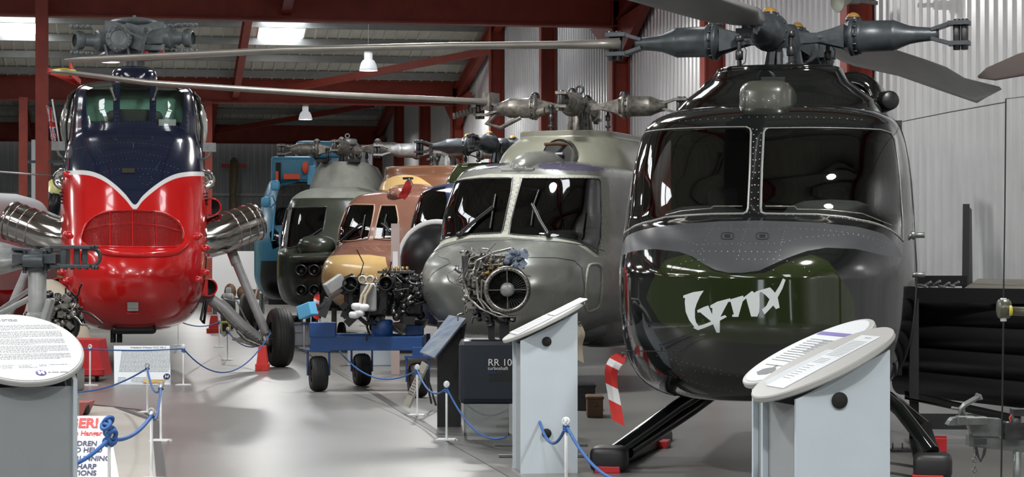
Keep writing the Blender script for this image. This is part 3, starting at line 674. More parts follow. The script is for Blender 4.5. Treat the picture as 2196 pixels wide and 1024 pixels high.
def rr(x0,y0,x1,y1,r,dx=0):   # rounded rectangle, leaning by dx at the top
    out=[]
    for cx_,cy_,a0 in ((x1-r,y0+r,-90),(x1-r,y1-r,0),(x0+r,y1-r,90),(x0+r,y0+r,180)):
        for k in range(4):
            a=math.radians(a0+30*k); x=cx_+r*math.cos(a); y=cy_+r*math.sin(a); out.append((x+dx*(y1-y)/(y1-y0),y))
    return out
wins=[trB(c2(rr(255,175,468,508,28))),trB(c2(rr(522,160,758,492,24))),trB(c2(rr(812,180,1022,530,30)))]
sideW=[([(-.66,.665),(-.98,.665),(-.985,.70),(-.98,.80),(-.66,.80)],),([(.66,.665),(.98,.665),(.985,.70),(.98,.80),(.66,.80)],)]
c1=lambda pts:crop(pts,0,400,.4101)
grille=trB(spline(c1([(430,290),(432,240),(470,175),(540,138),(620,126),(760,126),(850,138),(920,175),(955,220),(962,280),(950,310),(860,318),(700,318),(540,315),(460,318)]),3))
wl=densify(uline,.02,False)
band=[(u,v+.0045) for u,v in wl]+[(u,v-.0045) for u,v in wl][::-1]
regs=[(navyuv,1),(band,2)]+[(w,('windscreen_pane','glassclear',-.0001*i)) for i,w in enumerate(wins)]+[(s_[0],('quarter_window','glassclear',-.0001*i)) for i,s_ in enumerate(sideW)]+[(grille,('intake_grille','mesh_red',-.03)),([(-.95,.905),(.95,.905),(.95,.985),(-.95,.985)],('roof_glazing','glassclear',0.0)),([(1.02,.72),(1.5,.72),(1.5,.88),(1.02,.88)],('door_window','glassclear',0.0)),([(-1.02,.72),(-1.5,.72),(-1.5,.88),(-1.02,.88)],('door_window','glassclear',-.0001))]
skin_mesh(SB,regs,B,['red','navy','linewhite'],nu=120,nv=110)
mb=MB()
rivets(SB,trB(c2([(225,175),(220,500)])),mb,.055,.007); rivets(SB,trB(c2([(1040,190),(1060,540)])),mb,.055,.007)
for x in (485,785): rivets(SB,trB(c2([(x,170),(x,500)])),mb,.055,.006); rivets(SB,trB(c2([(x+22,170),(x+18,500)])),mb,.055,.006)
for pts in ([(100,740),(250,700),(450,672),(640,668),(850,690),(1000,725),(1150,775)],[(350,780),(640,740),(900,790)],[(300,845),(450,815),(640,800),(820,820),(990,880)],[(360,915),(500,880),(760,880),(930,915)],[(170,545),(300,525),(500,510),(750,505),(1000,545),(1060,560)],[(220,170),(480,150),(750,150),(1000,165)]):
    rivets(SB,trB(c2(pts)),mb,.05,.006)
q=[(730+50*math.cos(t),965+45*math.sin(t)) for t in np.linspace(0,2*PI,20)]; rivets(SB,trB(c2(q)),mb,.06,.006)
tag(mb.build('rivets',mat('navy_rivets',(.10,.12,.18),.25),B),kind='stuff')
mb=MB()
for pts in ([(628,570),(630,870)],[(280,650),(460,890)],[(985,650),(805,890)]): seam(SB,trB(c2(pts)),.003,mb)
mb.build('panel_seams','navy',B)
# intake grille: woven wire, ribs and surround
mb=MB(); rng=np.array(grille); u0,v0=rng.min(0);u1,v1=rng.max(0)
gp=[tuple(p) for p in rng]
def clipline(a,b):
    pts=[(a[0]+(b[0]-a[0])*t,a[1]+(b[1]-a[1])*t) for t in np.linspace(0,1,60)]; ins=inpoly(np.array(pts),gp)
    seg=[p for p,i in zip(pts,ins) if i]; return seg
for k in range(1,64):
    s_=clipline((u0+(u1-u0)*k/64,v0),(u0+(u1-u0)*k/64,v1))
    if len(s_)>2: seam(SB,[s_[0],s_[-1]],.0032,mb,0,-.005,n=3)
for k in range(1,30):
    s_=clipline((u0,v0+(v1-v0)*k/30),(u1,v0+(v1-v0)*k/30))
    if len(s_)>2: seam(SB,[s_[0],s_[-1]],.0032,mb,0,-.003,n=3,step=.05)
tag(mb.build('grille_wire','red',B),kind='stuff')
mb=MB()
seam(SB,gp,.014,mb,0,.004,closed=True)
for x in (575,693,815): seam(SB,trB(c1([(x,132),(x+2,312)])),.008,mb,0,.004,flat=.6)
seam(SB,trB(c1([(450,225),(560,200),(700,193),(840,205),(945,235)])),.008,mb,0,.004,flat=.6)
mb.build('grille_surround','red',B)
mb=MB(); lip=trB(spline(c1([(530,338),(600,350),(700,354),(850,352),(920,340),(965,310),(975,280)]),4,False)); seam(SB,lip,.055,mb,0,.004,n=10); lip2=trB(c1([(432,300),(470,325),(530,338)])); seam(SB,lip2,.03,mb,0,.004,n=10)
mb.build('chin_lip','red',B)
# nose vent strip, landing lamp, cowl fasteners
mb=MB(); a=LP(B,289,350,29.9)
v=trB([(262,362),(289,362),(289,372),(262,372)]); p=on_skin(SB,v,.012); mb.add([tuple(x) for x in p],[(0,1,2,3)]); mb.build('nose_vent','chrome',B)
mb=MB(); c=on_skin(SB,trB([(285,655)]),0)[0]; mb.box(tuple(c),(.15,.10,.085)); mb.box((c[0],c[1]-.01,c[2]-.065),(.15,.08,.035)); mb.build('landing_lamp','chrome',B)
mb=MB(); c=on_skin(SB,trB([(285,672)]),0)[0]; mb.box(tuple(c),(.18,.06,.05)); mb.build('lamp_shroud','red',B,.015)
for (x,y) in ((148,505),(422,508),(147,603),(422,600),(146,375),(437,533),(437,585),(135,585)):
    mb=MB(); c=on_skin(SB,trB([(x,y)]),0)[0]; n=SB.normal(*[np.array([q]) for q in trB([(x,y)])[0]])[0]; mb.lathe([(.055,-.03),(.05,.03),(.03,.075),(0,.085)],tuple(c),tuple(n),12); mb.build('cowl_fastener','red',B)
# black keel scoop, side scoops
mb=MB(); mb.box((0,-2.75,.60),(.62,.7,.12)); mb.build('keel_tray','black_satin',B,.05)
mb=MB(); mb.sph((0,-2.45,.66),(.56,.60,.09),26,p=.75); mb.build('chin_fairing','red',B)
for s,px,py in ((1,460,445),(1,452,617),(-1,120,615)):
    c=LP(B,px,py,31.2); mb=MB(); pr=[(.13,0),(.13,.3),(.11,.3),(.10,.05),(0,.05)]; mb.lathe([(.135,.35),(.135,0),(.115,0),(.10,.1)],(c.x-.04*s,c.y-.18,c.z),(0,1,0),20); mb.lathe([(.115,.02),(0,.12)],(c.x-.04*s,c.y-.18,c.z),(0,1,0),20,1); mb.box((c.x-.13*s,c.y,c.z),(.16,.36,.25)); mb.build('cooling_scoop',['red','black_matt'],B)
mb=MB()
for k in range(4):
    for s in(-1,1): mb.box((1.05*s,-2.25,2.42+.05*k),(.03,.10,.02))
mb.build('louvres','black_matt',B)
# exhaust pipes
for s in(-1,1):
    mb=MB(); r_=.29
    pts=[(.85*s,-2.1,1.90),(1.08*s,-2.1,1.91),(1.25*s,-2.05,1.96),(1.40*s,-1.98,2.03),(1.66*s,-1.82,2.13)]
    mb.tube(pts,[r_,r_,r_,r_*.98,r_*.97],28,caps=False)
    for i,f in ((3,.98),(4,.97)): 
        d=(Vector(pts[4])-Vector(pts[3])).normalized(); mb.torus(pts[i],d,r_*f,.012)
    d=(Vector(pts[4])-Vector(pts[3])).normalized(); e=Vector(pts[4]); mb.lathe([(r_*.97,0),(r_*.98,.12),(r_*1.0,.14),(r_*.9,.13),(r_*.9,0)],e,d,28); mb.torus(e.lerp(Vector(pts[3]),.5),d,r_*.98,.008)
    ex=mb.build('exhaust_pipe','chrome',B)
    mb=MB(); mb.lathe([(r_*.9,.1),(r_*.85,-.2),(0,-.2)],e,d,24); mb.build('pipe_bore','black_matt',ex)
    mb=MB(); mb.torus(e+d*.12+Vector((.02*s,0,0)),d+Vector((0,-.2,0)),r_*1.0,.009,n=24,k=6); mb.build('clamp_ring','chrome',ex)
# canopy roof fairing, bulged side windows, grab rails, mirrors
mb=MB(); mb.sph((0,-.95,4.30),(.34,.65,.22),28,p=.6); mb.build('gearbox_fairing','navy',B)
bub=mat('bubble_perspex',(.62,.64,.60),.12,.5)
for s in(-1,1):
    mb=MB(); mb.sph((.91*s,-.85,3.62),(.20,.55,.42),18); mb.build('bubble_window',bub,B)
for s in(-1,1):
    mb=MB(); mb.tube([(.985*s,-1.55,3.25),(1.0*s,-1.5,3.6),(.93*s,-1.42,4.0),(.88*s,-1.4,4.12)],.022,8)
    mb.tube([(.90*s,-1.5,4.08),(.96*s,-1.5,4.02),(.98*s,-1.5,3.85),(.94*s,-1.5,3.8)],.018,8); mb.build('door_rail','black_satin',B)
for s in(-1,1):
    mb=MB(); mb.tube([(1.0*s,-1.7,3.08),(1.09*s,-1.75,3.14),(1.12*s,-1.75,3.22)],.02,8); mb.box((1.10*s,-1.75,3.27),(.20,.05,.14)); mb.build('step_bracket','headpale',B,.01)
    mb=MB(); mb.lathe([(.14,0),(.16,.03),(.13,.06),(.10,.02),(0,.05)],(1.02*s,-1.95,2.78),(.3*s,-1,0),20); mb.build('side_lamp','chrome',B)
# interior: pale green quilt, panel and headset box
mb=MB(); mb.add([(-.85,-1.5,3.35),(.85,-1.5,3.35),(.85,-1.42,4.14),(-.85,-1.42,4.14)],[(0,1,2,3)]); mb.build('quilted_lining','interior_green',B)
mb=MB(); mb.box((0,-1.75,3.5),(.46,.5,.62)); mb.box((0,-1.6,3.35),(1.7,.5,.18)); mb.build('instrument_panel','interior',B,.03)
mb=MB(); mb.box((.48,-1.85,3.60),(.25,.2,.14)); mb.build('clipboard','white',B)
for s in(-1,1):
    mb=MB(); mb.box((.48*s,-1.62,3.45),(.42,.12,.4)); mb.sph((.30*s,-1.62,3.72),(.13,.08,.10),12); mb.build('seat',mat('seat_grey',(.08,.09,.085),.7),B,.03)
for s,x0,x1 in((-1,237,247),(1,337,329)):
    mb=MB(); p=on_skin(SB,trB([(x0,192),(x1,216)]),.03); mb.tube([tuple(x) for x in p],.014,6); mb.sph(tuple(p[1]),.03,8); mb.build('wiper','steelbits',B)
# main gear
def tyre(mb,c,ax,R,w,m=0,n=40):
    mb.lathe([(R*.52,-w*.42),(R*.62,-w*.5),(R*.85,-w*.5),(R*.96,-w*.38),(R,-w*.18),(R,w*.18),(R*.96,w*.38),(R*.85,w*.5),(R*.62,w*.5),(R*.52,w*.42)],c,ax,n,m)
    ax=Vector(ax).normalized()
    for k in(-.2,-.07,.07,.2): mb.torus(Vector(c)+ax*w*k*1.0,ax,R*.997,.006,n,4,m)
def wheel(o,c,ax,R,w,hubm='galv'):
    mb=MB(); tyre(mb,c,ax,R,w); t=mb.build('wheel','rubber',o)
    mb=MB(); mb.lathe([(0,-w*.3),(R*.25,-w*.32),(R*.3,-w*.2),(R*.54,-w*.36),(R*.54,w*.36),(R*.3,w*.2),(R*.25,w*.32),(0,w*.3)],c,ax,24); mb.build('wheel_hub',hubm,t); return t
for s in(-1,1):
    wheel(B,(2.13*s,-2.0,.44),(1,.12*s,0),.44,.31)
    mb=MB(); mb.tube([(1.42*s,-1.75,1.75),(1.60*s,-1.85,1.30),(1.93*s,-1.98,.50)],.068,16); mb.tube([(1.42*s,-1.75,1.75),(1.50*s,-1.8,1.53)],.078,16); mb.cyl((1.92*s,-1.98,.52),(1.97*s,-2.0,.42),.08,14); mb.build('oleo_strut','grey_gear',B)
    mb=MB(); mb.tube([(.9*s,-1.9,1.08),(1.12*s,-1.95,1.02),(1.32*s,-1.98,.86),(1.55*s,-2.0,.62),(1.80*s,-2.02,.42),(1.95*s,-2.02,.36)],[.10,.10,.10,.10,.095,.085],16); mb.build('gear_leg','grey_gear',B)
    mb=MB(); mb.tube([(1.5*s,-2.1,.55),(1.62*s,-2.12,.42),(1.9*s,-2.12,.30)],.03,8); mb.box((1.60*s,-2.1,.38),(.36,.06,.05),Matrix.Rotation(.3*s,3,'Y')); mb.tube([(1.2*s,-2.1,.9),(1.35*s,-2.12,.72),(1.6*s,-2.12,.5)],.012,6); mb.tube([(1.3*s,-2.0,1.02),(1.5*s,-2.0,.98),(1.62*s,-2.0,.72),(1.75*s,-2.0,.55)],.015,6)
    for k in range(6): mb.cyl((1.62*s+.05*s*k,-2.05,.55-.035*k),(1.62*s+.05*s*k,-2.18,.55-.035*k),.018,6)
    mb.cyl((1.86*s,-2.05,.4),(2.0*s,-2.05,.4),.11,14); mb.build('brake_linkage','steelbits',B)
mb=MB()
for s in (0,.09):
    mb=MB(); mb.tube([(-.30+s,-2.5,.62),(-.30+s,-2.52,.40)],.04,8); mb.build('drain_pipe','black_satin',B)
mb=MB(); mb.tube([(1.02,-2.2,1.0),(.96,-2.25,.72),(1.0,-2.3,.66),(1.05,-2.2,1.0)],.02,8); mb.build('hose','black_satin',B)
mb=MB(); mb.lathe([(1.0,0),(1.02,2.0),(.8,3.5),(.45,6),(.3,8)],(0,2.2,2.35),(0,1,.02),24); mb.build('tail_boom','navy',B)
# rotor head with folded hinges
c=Vector((0,0,5.0)); mb=MB()
mb.cyl((0,0,4.3),(0,0,4.95),.16,18); mb.cyl((0,0,4.75),(0,0,4.88),.55,30,r2=.45); mb.box((0,0,5.22),(.9,.5,.16)); mb.sph((.0,-.05,5.30),(.38,.3,.08),20)
mb.cyl((0,0,5.3),(0,0,5.42),.025,8)
M['wesgrey']=mat('hinge_grey',(.27,.30,.31),.38,.2,noise=.3,nscale=14,bump=.1)
hub=mb.build('rotor_head','wesgrey',B,.01)
def hinge(px,py,d,kind,k=1.0):
    a=LP(B,px,py,d); mb=MB()
    if kind=='cone':
        mb.lathe([(.10,-.45),(.14,-.2),(.20,-.12),(.20,.05),(.13,.08),(.12,.05),(0,.05)],a,(0,-1,.05),22)
        for i in range(10):
            t=2*PI*i/10; mb.cyl(a+Vector((.175*math.cos(t),-.02,.175*math.sin(t))),a+Vector((.175*math.cos(t),-.10,.175*math.sin(t))),.022,6)
    else:
        s=kind; mb.lathe([(.10,-.35),(.16,-.1),(.17,.05),(.10,.12),(.09,.25)],a,(s,-.3,0),18)
        for z in(-.20,.20):
            mb.box(a+Vector((.28*s,-.05,z)),(.34,.22,.05))
            for i in range(4): mb.sph(a+Vector((.17*s+.085*s*i,-.16,z)),.032,8)
        mb.lathe([(.05,-.15),(.14,-.1),(.15,0),(.10,.03)],a+Vector((.36*s,-.05,0)),(s,-.4,0),18)
    return mb.build('folded_hinge','wesgrey',hub,.008)
hinge(255,82,32.2,'cone'); hinge(215,88,32.6,-1); hinge(360,82,32.8,1); hinge(330,84,33.4,1)
mb=MB(); mb.beam(LP(B,270,72,32.4),LP(B,308,86,32.2),.12,.34); mb.beam(LP(B,255,100,32.6),LP(B,352,104,32.6),.16,.09); mb.beam(LP(B,285,63,33),LP(B,355,66,33),.2,.16); mb.beam(LP(B,315,88,32.7),LP(B,350,86,32.7),.12,.12)
mb.build('hinge_bracket','wesgrey',hub,.012)
mb=MB(); mb.tube([LP(B,264,55,32),LP(B,272,66,32),LP(B,290,76,32),LP(B,306,83,32)],.014,8); mb.tube([LP(B,304,62,32.2),LP(B,314,58,32.2),LP(B,322,63,32.2),LP(B,315,72,32.2)],.02,8); mb.build('hydraulic_pipe','headpale',hub)
for (x0,y0,x1,y1) in ((226,96,232,125),(272,98,278,125),(306,92,306,122),(350,95,346,122)):
    mb=MB(); mb.tube([LP(B,x0,y0,32.3),LP(B,x1,y1,32.3)],.026,8); mb.build('control_rod','wesgrey',hub)
for (x,y) in ((348,114),(312,115)):
    mb=MB(); mb.sph(LP(B,x,y,32.2),.045,8); mb.build('rod_end','redpaint',hub)
# flag fixed on the left of the cockpit
f=root('union_flag','small union jack flag on a white stick beside the red helicopter cockpit','flag',W((112-CX)/F*31.5,31.5,0),-YAW)
mb=MB(); a,b=LP(f,127,306,31.5),LP(f,112,213,31.5); mb.tube([a,b],.014,8); mb.build('flagstick','white',f)
fa=lambda s,t:Vector(LP(f,113+9*t+(-13+1.0*math.sin(t*7))*s,232+70*t-(6-10*t)*s,31.5))+Vector((0,.05*math.sin(s*5+t*4),0))
mb=MB();NS,NT=16,26
vs=[fa(i/NS,j/NT) for j in range(NT+1) for i in range(NS+1)]
for j in range(NT):
    for i in range(NS):
        x=(i+.5)/NS*2-1; y=(j+.5)/NT*2-1; q=min(abs(x-y),abs(x+y))
        m_=2
        if q<.30: m_=1
        if q<.11: m_=0
        if abs(x)<.36 or abs(y)<.26: m_=1
        if abs(x)<.2 or abs(y)<.14: m_=0
        mb.add([vs[j*(NS+1)+i],vs[j*(NS+1)+i+1],vs[(j+1)*(NS+1)+i+1],vs[(j+1)*(NS+1)+i]],[(0,1,2,3)],m_,True)
mb.build('flag_cloth',['flagred','flagwhite','flagblue'],f)
# ================================================================ the rest of the row
def lynx_like(label,px,d,phi,rows,pal,winpx,glassm,cowl=None,cowlm=0,cowl_px=(),regs_px=(),head=None,name='helicopter',boom=1.0):
    o=root(name,label,'helicopter',GX(px,d),-YAW-math.radians(phi))
    S=Skin(rows,1.7); t=tracer(S,o); regs=[]
    for poly,idx in regs_px: regs.append((poly if poly[0][1]<2 else t(poly),idx))
    ws=[t(w) for w in winpx]
    for i,w in enumerate(ws): regs.append((w,('windscreen',glassm,-.0001*i)))
    skin_mesh(S,regs,o,pal,nu=80,nv=70)
    if cowl:
        SC=Skin(cowl,1.6,taper=.9); tc=tracer(SC,o) if cowl_px else None; skin_mesh(SC,[(tc(q_),1) for q_ in cowl_px],o,[pal[cowlm],pal[1]] if cowl_px else [pal[cowlm]],nu=50,nv=30,name='engine_cowling')
    mb=MB(); mb.box((0,-1.75,1.55),(1.8,.5,.35)); mb.sph((-.45,-1.8,1.75),(.38,.28,.2),14,p=.7); mb.sph((.5,-1.8,1.75),(.38,.28,.22),14,p=.7); mb.build('instrument_coaming',M['interior'],o)
    for s in(-1,1):
        mb=MB(); mb.box((.45*s,-.95,1.25),(.5,.5,.14)); mb.box((.45*s,-.72,1.65),(.48,.12,.75)); mb.box((.45*s,-.66,2.1),(.26,.1,.2)); mb.build('seat','interior',o,.04)
    mb=MB(); mb.add([(-1,.2,.6),(1,.2,.6),(1,.2,2.75),(-1,.2,2.75)],[(0,1,2,3)]); mb.build('cabin_bulkhead','interior',o)
    common_body(o,pal[0],1.85,1.7,4.0*boom,.95)
    return o,S,t,ws
def gearwheels(o,mt='grey_gear',y=-1.9,x=0.0,w=1.1):
    for s in(-1,1):
        wheel(o,(w*s,.4,.25),(1,0,0),.25,.16); mb=MB(); mb.tube([(w*s*.9,.4,.85),(w*s*.92,.4,.25)],.05,10); mb.build('gear_leg',mt,o)
    for s in(-1,1): wheel(o,(.14*s,y,.22),(1,0,0),.22,.12)
    mb=MB(); mb.tube([(x,y,.9),(x,y,.22)],.05,12); mb.build('nose_leg',mt,o)
M['roofpanel']=mat('tinted_roof_panel',(.06,.055,.085),.12,coat=.5)
# ---- weathered grey one
cB=lambda pts:crop(pts,900,180,500/1347)
ROWB=[(.62,0,-2.4,.6,2.3),(.63,.50,-2.7,1.0,2.4),(.68,.75,-2.95,1.25,2.5),(.80,.93,-3.12,1.4,2.5),(1.0,1.08,-3.28,1.5,2.6),(1.25,1.16,-3.34,1.55,2.6),(1.5,1.15,-3.26,1.5,2.6),(1.68,1.11,-3.05,1.4,2.6),(1.80,1.08,-2.78,1.25,2.8),
      (1.88,1.06,-2.58,1.1,3.6),(2.2,1.03,-2.42,.95,4.4),(2.56,.97,-2.22,.85,4.4),(2.66,.945,-2.15,.85,4.0),(2.74,.91,-2.06,.85,3.4),(2.80,.80,-1.88,.85,2.8),(2.835,.5,-1.5,.75,2.5),(2.845,0,-1.0,.6,2.3)]
wB=[cB([(150,560),(165,549),(350,546),(536,545),(528,620),(502,740),(480,845),(468,862),(300,870),(200,885),(110,905),(78,912),(95,790),(120,670)]),
    cB([(592,547),(800,547),(1030,550),(1043,562),(1048,700),(1046,850),(1030,985),(985,955),(900,908),(780,888),(640,880),(516,868),(530,790),(562,660)])]
roofB=[cB([(182,508),(200,462),(228,444),(380,443),(510,443),(505,465),(440,488),(300,497)]),cB([(690,462),(740,447),(900,455),(1000,470),(1075,500),(1060,510),(900,503),(720,495),(685,480)])]

frameB=[(cB([(128,572),(140,530),(400,520),(800,525),(1080,540),(1095,600),(1098,800),(1075,1010),(1010,1000),(900,925),(700,900),(500,885),(300,890),(60,935),(85,780)]),1)]
GB,SG,tB,uB=lynx_like('weathered bare grey helicopter with twin wipers behind the engine display',1243,28.0,23.0,ROWB,['naval','seal','roofpanel'],wB,'glass',
    cowl=[(2.5,.95,-1.3,.9,2.4),(2.8,.90,-1.25,.85,2.4),(3.0,.82,-1.12,.75,2.5),(3.12,.72,-1.0,.7,2.6),(3.19,.64,-.92,.65,2.7),(3.26,.63,-.92,.65,2.8),(3.25,.55,-.8,.5,2.6),(3.2,0,-.3,.3,2.4)],cowlm=0,
    regs_px=frameB+[(r_,2) for r_ in roofB])
[o for o in GB.children if o.name.startswith('engine_cowling')][0].data.materials[0]=M['navalcowl']
mb=MB()
for w in uB: rivets(SG,expand(w,1.05),mb,.055,.008,closed=True)
for w in roofB: rivets(SG,expand(tB(w),1.06),mb,.09,.009,closed=True)
rivets(SG,tB(cB([(545,560),(475,860)])),mb,.07,.007); rivets(SG,tB(cB([(578,560),(510,860)])),mb,.07,.007)
rivets(SG,tB([(1050,512),(1120,512),(1145,520)]),mb,.06,.006)
tag(mb.build('rivets','greydark',GB),kind='stuff')
mb=MB()
for w in uB: seam(SG,w,.011,mb,0,.003,closed=True,flat=.6)
c6=lambda pts:crop(pts,860,480,480/904)
seam(SG,tB(c6([(515,137),(620,138),(700,150),(730,180),(740,260),(730,300)])),.005,mb); seam(SG,tB(c6([(110,230),(130,200),(200,160),(190,145),(150,130)])),.005,mb)
seam(SG,tB(c6([(85,100),(250,75),(450,65),(650,75),(820,110)])),.006,mb)
mb.build('panel_seams','greydark',GB)
text('lettering','THE',.10,'ink',GB,frame4(on_skin(SG,tB([(973,583)]),.012)[0],(.93,-.25,0),(0,-.05,1)),.001,shear=.3)
# side port with frame on the right of the nose
sp=tB(spline(c6([(755,180),(775,165),(800,168),(812,190),(810,270),(800,330),(770,350),(748,345),(745,260)]),3)); mb=MB(); seam(SG,sp,.02,mb,0,.003,closed=True); mb.build('nose_port','seal',GB)
# wipers
for arm,bl in ((cB([(235,890),(300,820),(430,720)]),cB([(443,645),(430,720),(412,840)])),(cB([(742,890),(700,800),(655,705)]),cB([(693,620),(665,700),(648,825)]))):
    mb=MB(); p=on_skin(SG,tB(arm),.05); mb.tube([tuple(x) for x in p],.018,6); p2=on_skin(SG,tB([(x+4,y+1) for x,y in arm]),.05); mb.tube([tuple(x) for x in p2],.012,6); q=on_skin(SG,tB(bl),.025); mb.tube([tuple(x) for x in q],.014,6); mb.sph(tuple(p[0]),.04,10); mb.build('wiper','black_satin',GB)
mb=MB(); mb.sph((.02,-1.1,2.72),(.30,1.05,.26),28,p=.85); mb.box((0,-1.98,2.70),(.45,.3,.06)); mb.build('roof_fairing','naval',GB,.02)
mb=MB(); c=LP(GB,1198,335,26.8); mb.lathe([(.22,.02),(.24,-.06),(.20,-.06),(.18,.05),(0,.05)],c,(0,-1,.2),24); mb.build('intake_ring','naval',GB)
mb=MB(); mb.lathe([(.19,0),(0,.03)],c+Vector((0,-.05,0)),(0,-1,.2),24); mb.build('intake_bore','black_matt',GB)
mb=MB(); mb.cyl(c+Vector((-.1,-.1,.02)),c+Vector((.1,-.1,.02)),.022,8); mb.build('intake_strut','headpale',GB)
mb=MB(); a=LP(GB,1168,310,26.6); b_=LP(GB,1217,311,26.75); mb.tube([a,a.lerp(b_,.5)+Vector((0,-.02,.01)),b_],.022,8); mb.build('stain_strip','woodbox',GB)
hB=lynx_head(GB,(0,0,3.62),[math.radians(-21.5+10+90*k+270) for k in range(4)],1.35,('headgrime','steeldark','black_satin'),mast_mat='headgrime',base_z=3.25)
mb=MB(); mb.torus((0,0,3.85),(0,1,0),.05,.016); mb.cyl((0,0,3.7),(0,0,3.8),.02,8); mb.build('lifting_eye','steeldark',GB)
e=LP(GB,1050,222,28.3); t=LP(GB,105,154,25.6)
blade(GB,[e,e.lerp(t,.02),e.lerp(t,.05),e.lerp(t,.4)+Vector((0,0,-.05)),e.lerp(t,.8)+Vector((0,0,-.06)),e.lerp(t,.97),t],[.2,.3,.36,.36,.36,.33,.2],[.12,.11,.085,.08,.07,.05,.02],'bladeedge')
mb=MB(); mb.box(e+Vector((.02,0,.02)),(.10,.34,.24))
for k in range(9): q=e+Vector((-.05-.05*k,-.1,-.06-.012*k)); mb.cyl(q+Vector((0,-.05,-.05)),q+Vector((0,-.05,.03)),.022,6)
mb.tube([e+Vector((.15,0,-.1)),e+Vector((.0,-.1,-.28)),e+Vector((.2,-.1,-.34)),e+Vector((.45,0,-.2))],.03,8); mb.tube([e+Vector((.1,0,-.12)),e+Vector((.5,0,-.15)),e+Vector((.8,.0,-.12))],.05,10)
mb.build('blade_fold_fitting','headgrime',GB)
mb=MB(); a=LP(GB,112,152,25.6); b_=LP(GB,160,156,25.8); mb.tube([a,a.lerp(b_,.5),b_],[.02,.05,.04],10); mb.build('tip_sock','yellow',GB)
gearwheels(GB)
mb=MB(); a,b_=LP(GB,1232,735,26.6),LP(GB,1325,640,26.6); mb.sph(((a.x+b_.x)/2,(a.y+b_.y)/2+.6,(a.z+b_.z)/2+.05),(abs(b_.x-a.x)/2,1.1,.40),20,p=.5); mb.build('side_sponson','greydark',GB)
mb=MB(); mb.sph((0,-.9,.72),(.95,1.5,.22),22,p=.7); mb.build('belly_panel','greydark',GB)
# ---- dark blue one with the black ringed nose
ROWC=[(z,w*.97,y,l,n) for z,w,y,l,n in LYNX]
cC=[(958,400),(962,560),(866,560),(842,545),(852,480),(864,430),(880,417),(930,404)]
GC,SCc,tC,uC=lynx_like('dark blue helicopter with black white-ringed nose between the grey and tan ones',1075,35.2,13.5,ROWC,['blue','black_satin'],[cC],'glass',
    cowl=[(2.5,.9,-1.3,.9,2.4),(2.9,.8,-1.1,.8,2.5),(3.1,.68,-.95,.65,2.6),(3.18,.6,-.9,.6,2.8),(3.17,0,-.3,.3,2.4)],cowlm=0)
[o for o in GC.children if o.name.startswith('engine_cowling')][0].data.materials[0]=M['green']
c=LP(GC,944,560,31.2); mb=MB()
mb.sph(c,(.62,.5,.60),30); mb.build('radome','black_satin',GC)
mb=MB(); mb.torus(c+Vector((0,-.2,0)),(0,1,0),.572,.04,48,8,flat=.9); mb.build('radome_ring','linewhite',GC)
lynx_head(GC,(0,0,3.50),[math.radians(5+90*k) for k in range(4)],1.45,base_z=3.15)
# ---- tan and sand one
cE=lambda pts:crop(pts,440,400,500/1138); c5=lambda pts:crop(pts,540,280,360/1317)
ROWD=[(z,w*1.13,y,l,n) for z,w,y,l,n in ROWB]
wD=[c5([(632,598),(660,588),(800,582),(962,585),(962,620),(940,740),(912,850),(780,870),(680,870),(590,880),(600,760),(618,660)]),c5([(1015,590),(1130,590),(1150,700),(1140,840),(1080,860),(958,850),(972,760),(995,660)])]
sandD=cE([(552,470),(550,400),(565,360),(600,340),(680,334),(800,334),(880,345),(900,420),(900,600),(700,600),(640,600),(590,560),(560,530)])
GD,SDd,tD,uD=lynx_like('glossy tan brown helicopter with sand yellow nose and two wipers',962,39.0,24.0,ROWD,['brown','sand','brown2'],wD,'glass',regs_px=[(sandD,1)],
    cowl=[(2.5,1.16,-1.3,.9,2.6),(2.8,1.12,-1.25,.85,2.6),(3.0,1.06,-1.15,.75,2.6),(3.12,1.02,-1.08,.7,2.7),(3.28,1.0,-1.05,.65,2.8),(3.30,.9,-.95,.6,2.8),(3.28,0,-.3,.3,2.4)],cowlm=2,cowl_px=[spline([(818,408),(826,388),(850,377),(880,376),(905,384),(925,408)],4)])
mb=MB(); mb.sph((0,-1.2,2.74),(.34,1.0,.22),24,p=.8); mb.build('roof_fairing','brown',GD)
mb=MB(); mb.box(LP(GD,875,383,37.5),(.16,.1,.04)); mb.tube([LP(GD,877,384,37.4),LP(GD,886,404,37.3)],.03,6); mb.build('roof_probe','black_satin',GD)
mb=MB()
for w in uD: seam(SDd,w,.014,mb,0,.003,closed=True)
mb.build('windscreen_seal',mat('seal_tan',(.32,.20,.13),.4),GD)
for arm,bl in ((c5([(710,885),(780,810),(870,745)]),c5([(895,670),(880,750),(862,845)])),(c5([(1090,810),(1060,765),(1025,742)]),c5([(1062,665),(1045,740),(1030,840)]))):
    mb=MB(); p=on_skin(SDd,tD(arm),.05); mb.tube([tuple(x) for x in p],.02,6); q=on_skin(SDd,tD(bl),.03); mb.tube([tuple(x) for x in q],.015,6); mb.build('wiper','black_satin',GD)
lynx_head(GD,(0,0,3.60),[math.radians(-40+90*k) for k in range(4)],1.35,('headpale','steeldark','headpale'),mast_mat='headpale',base_z=3.3)
gearwheels(GD)
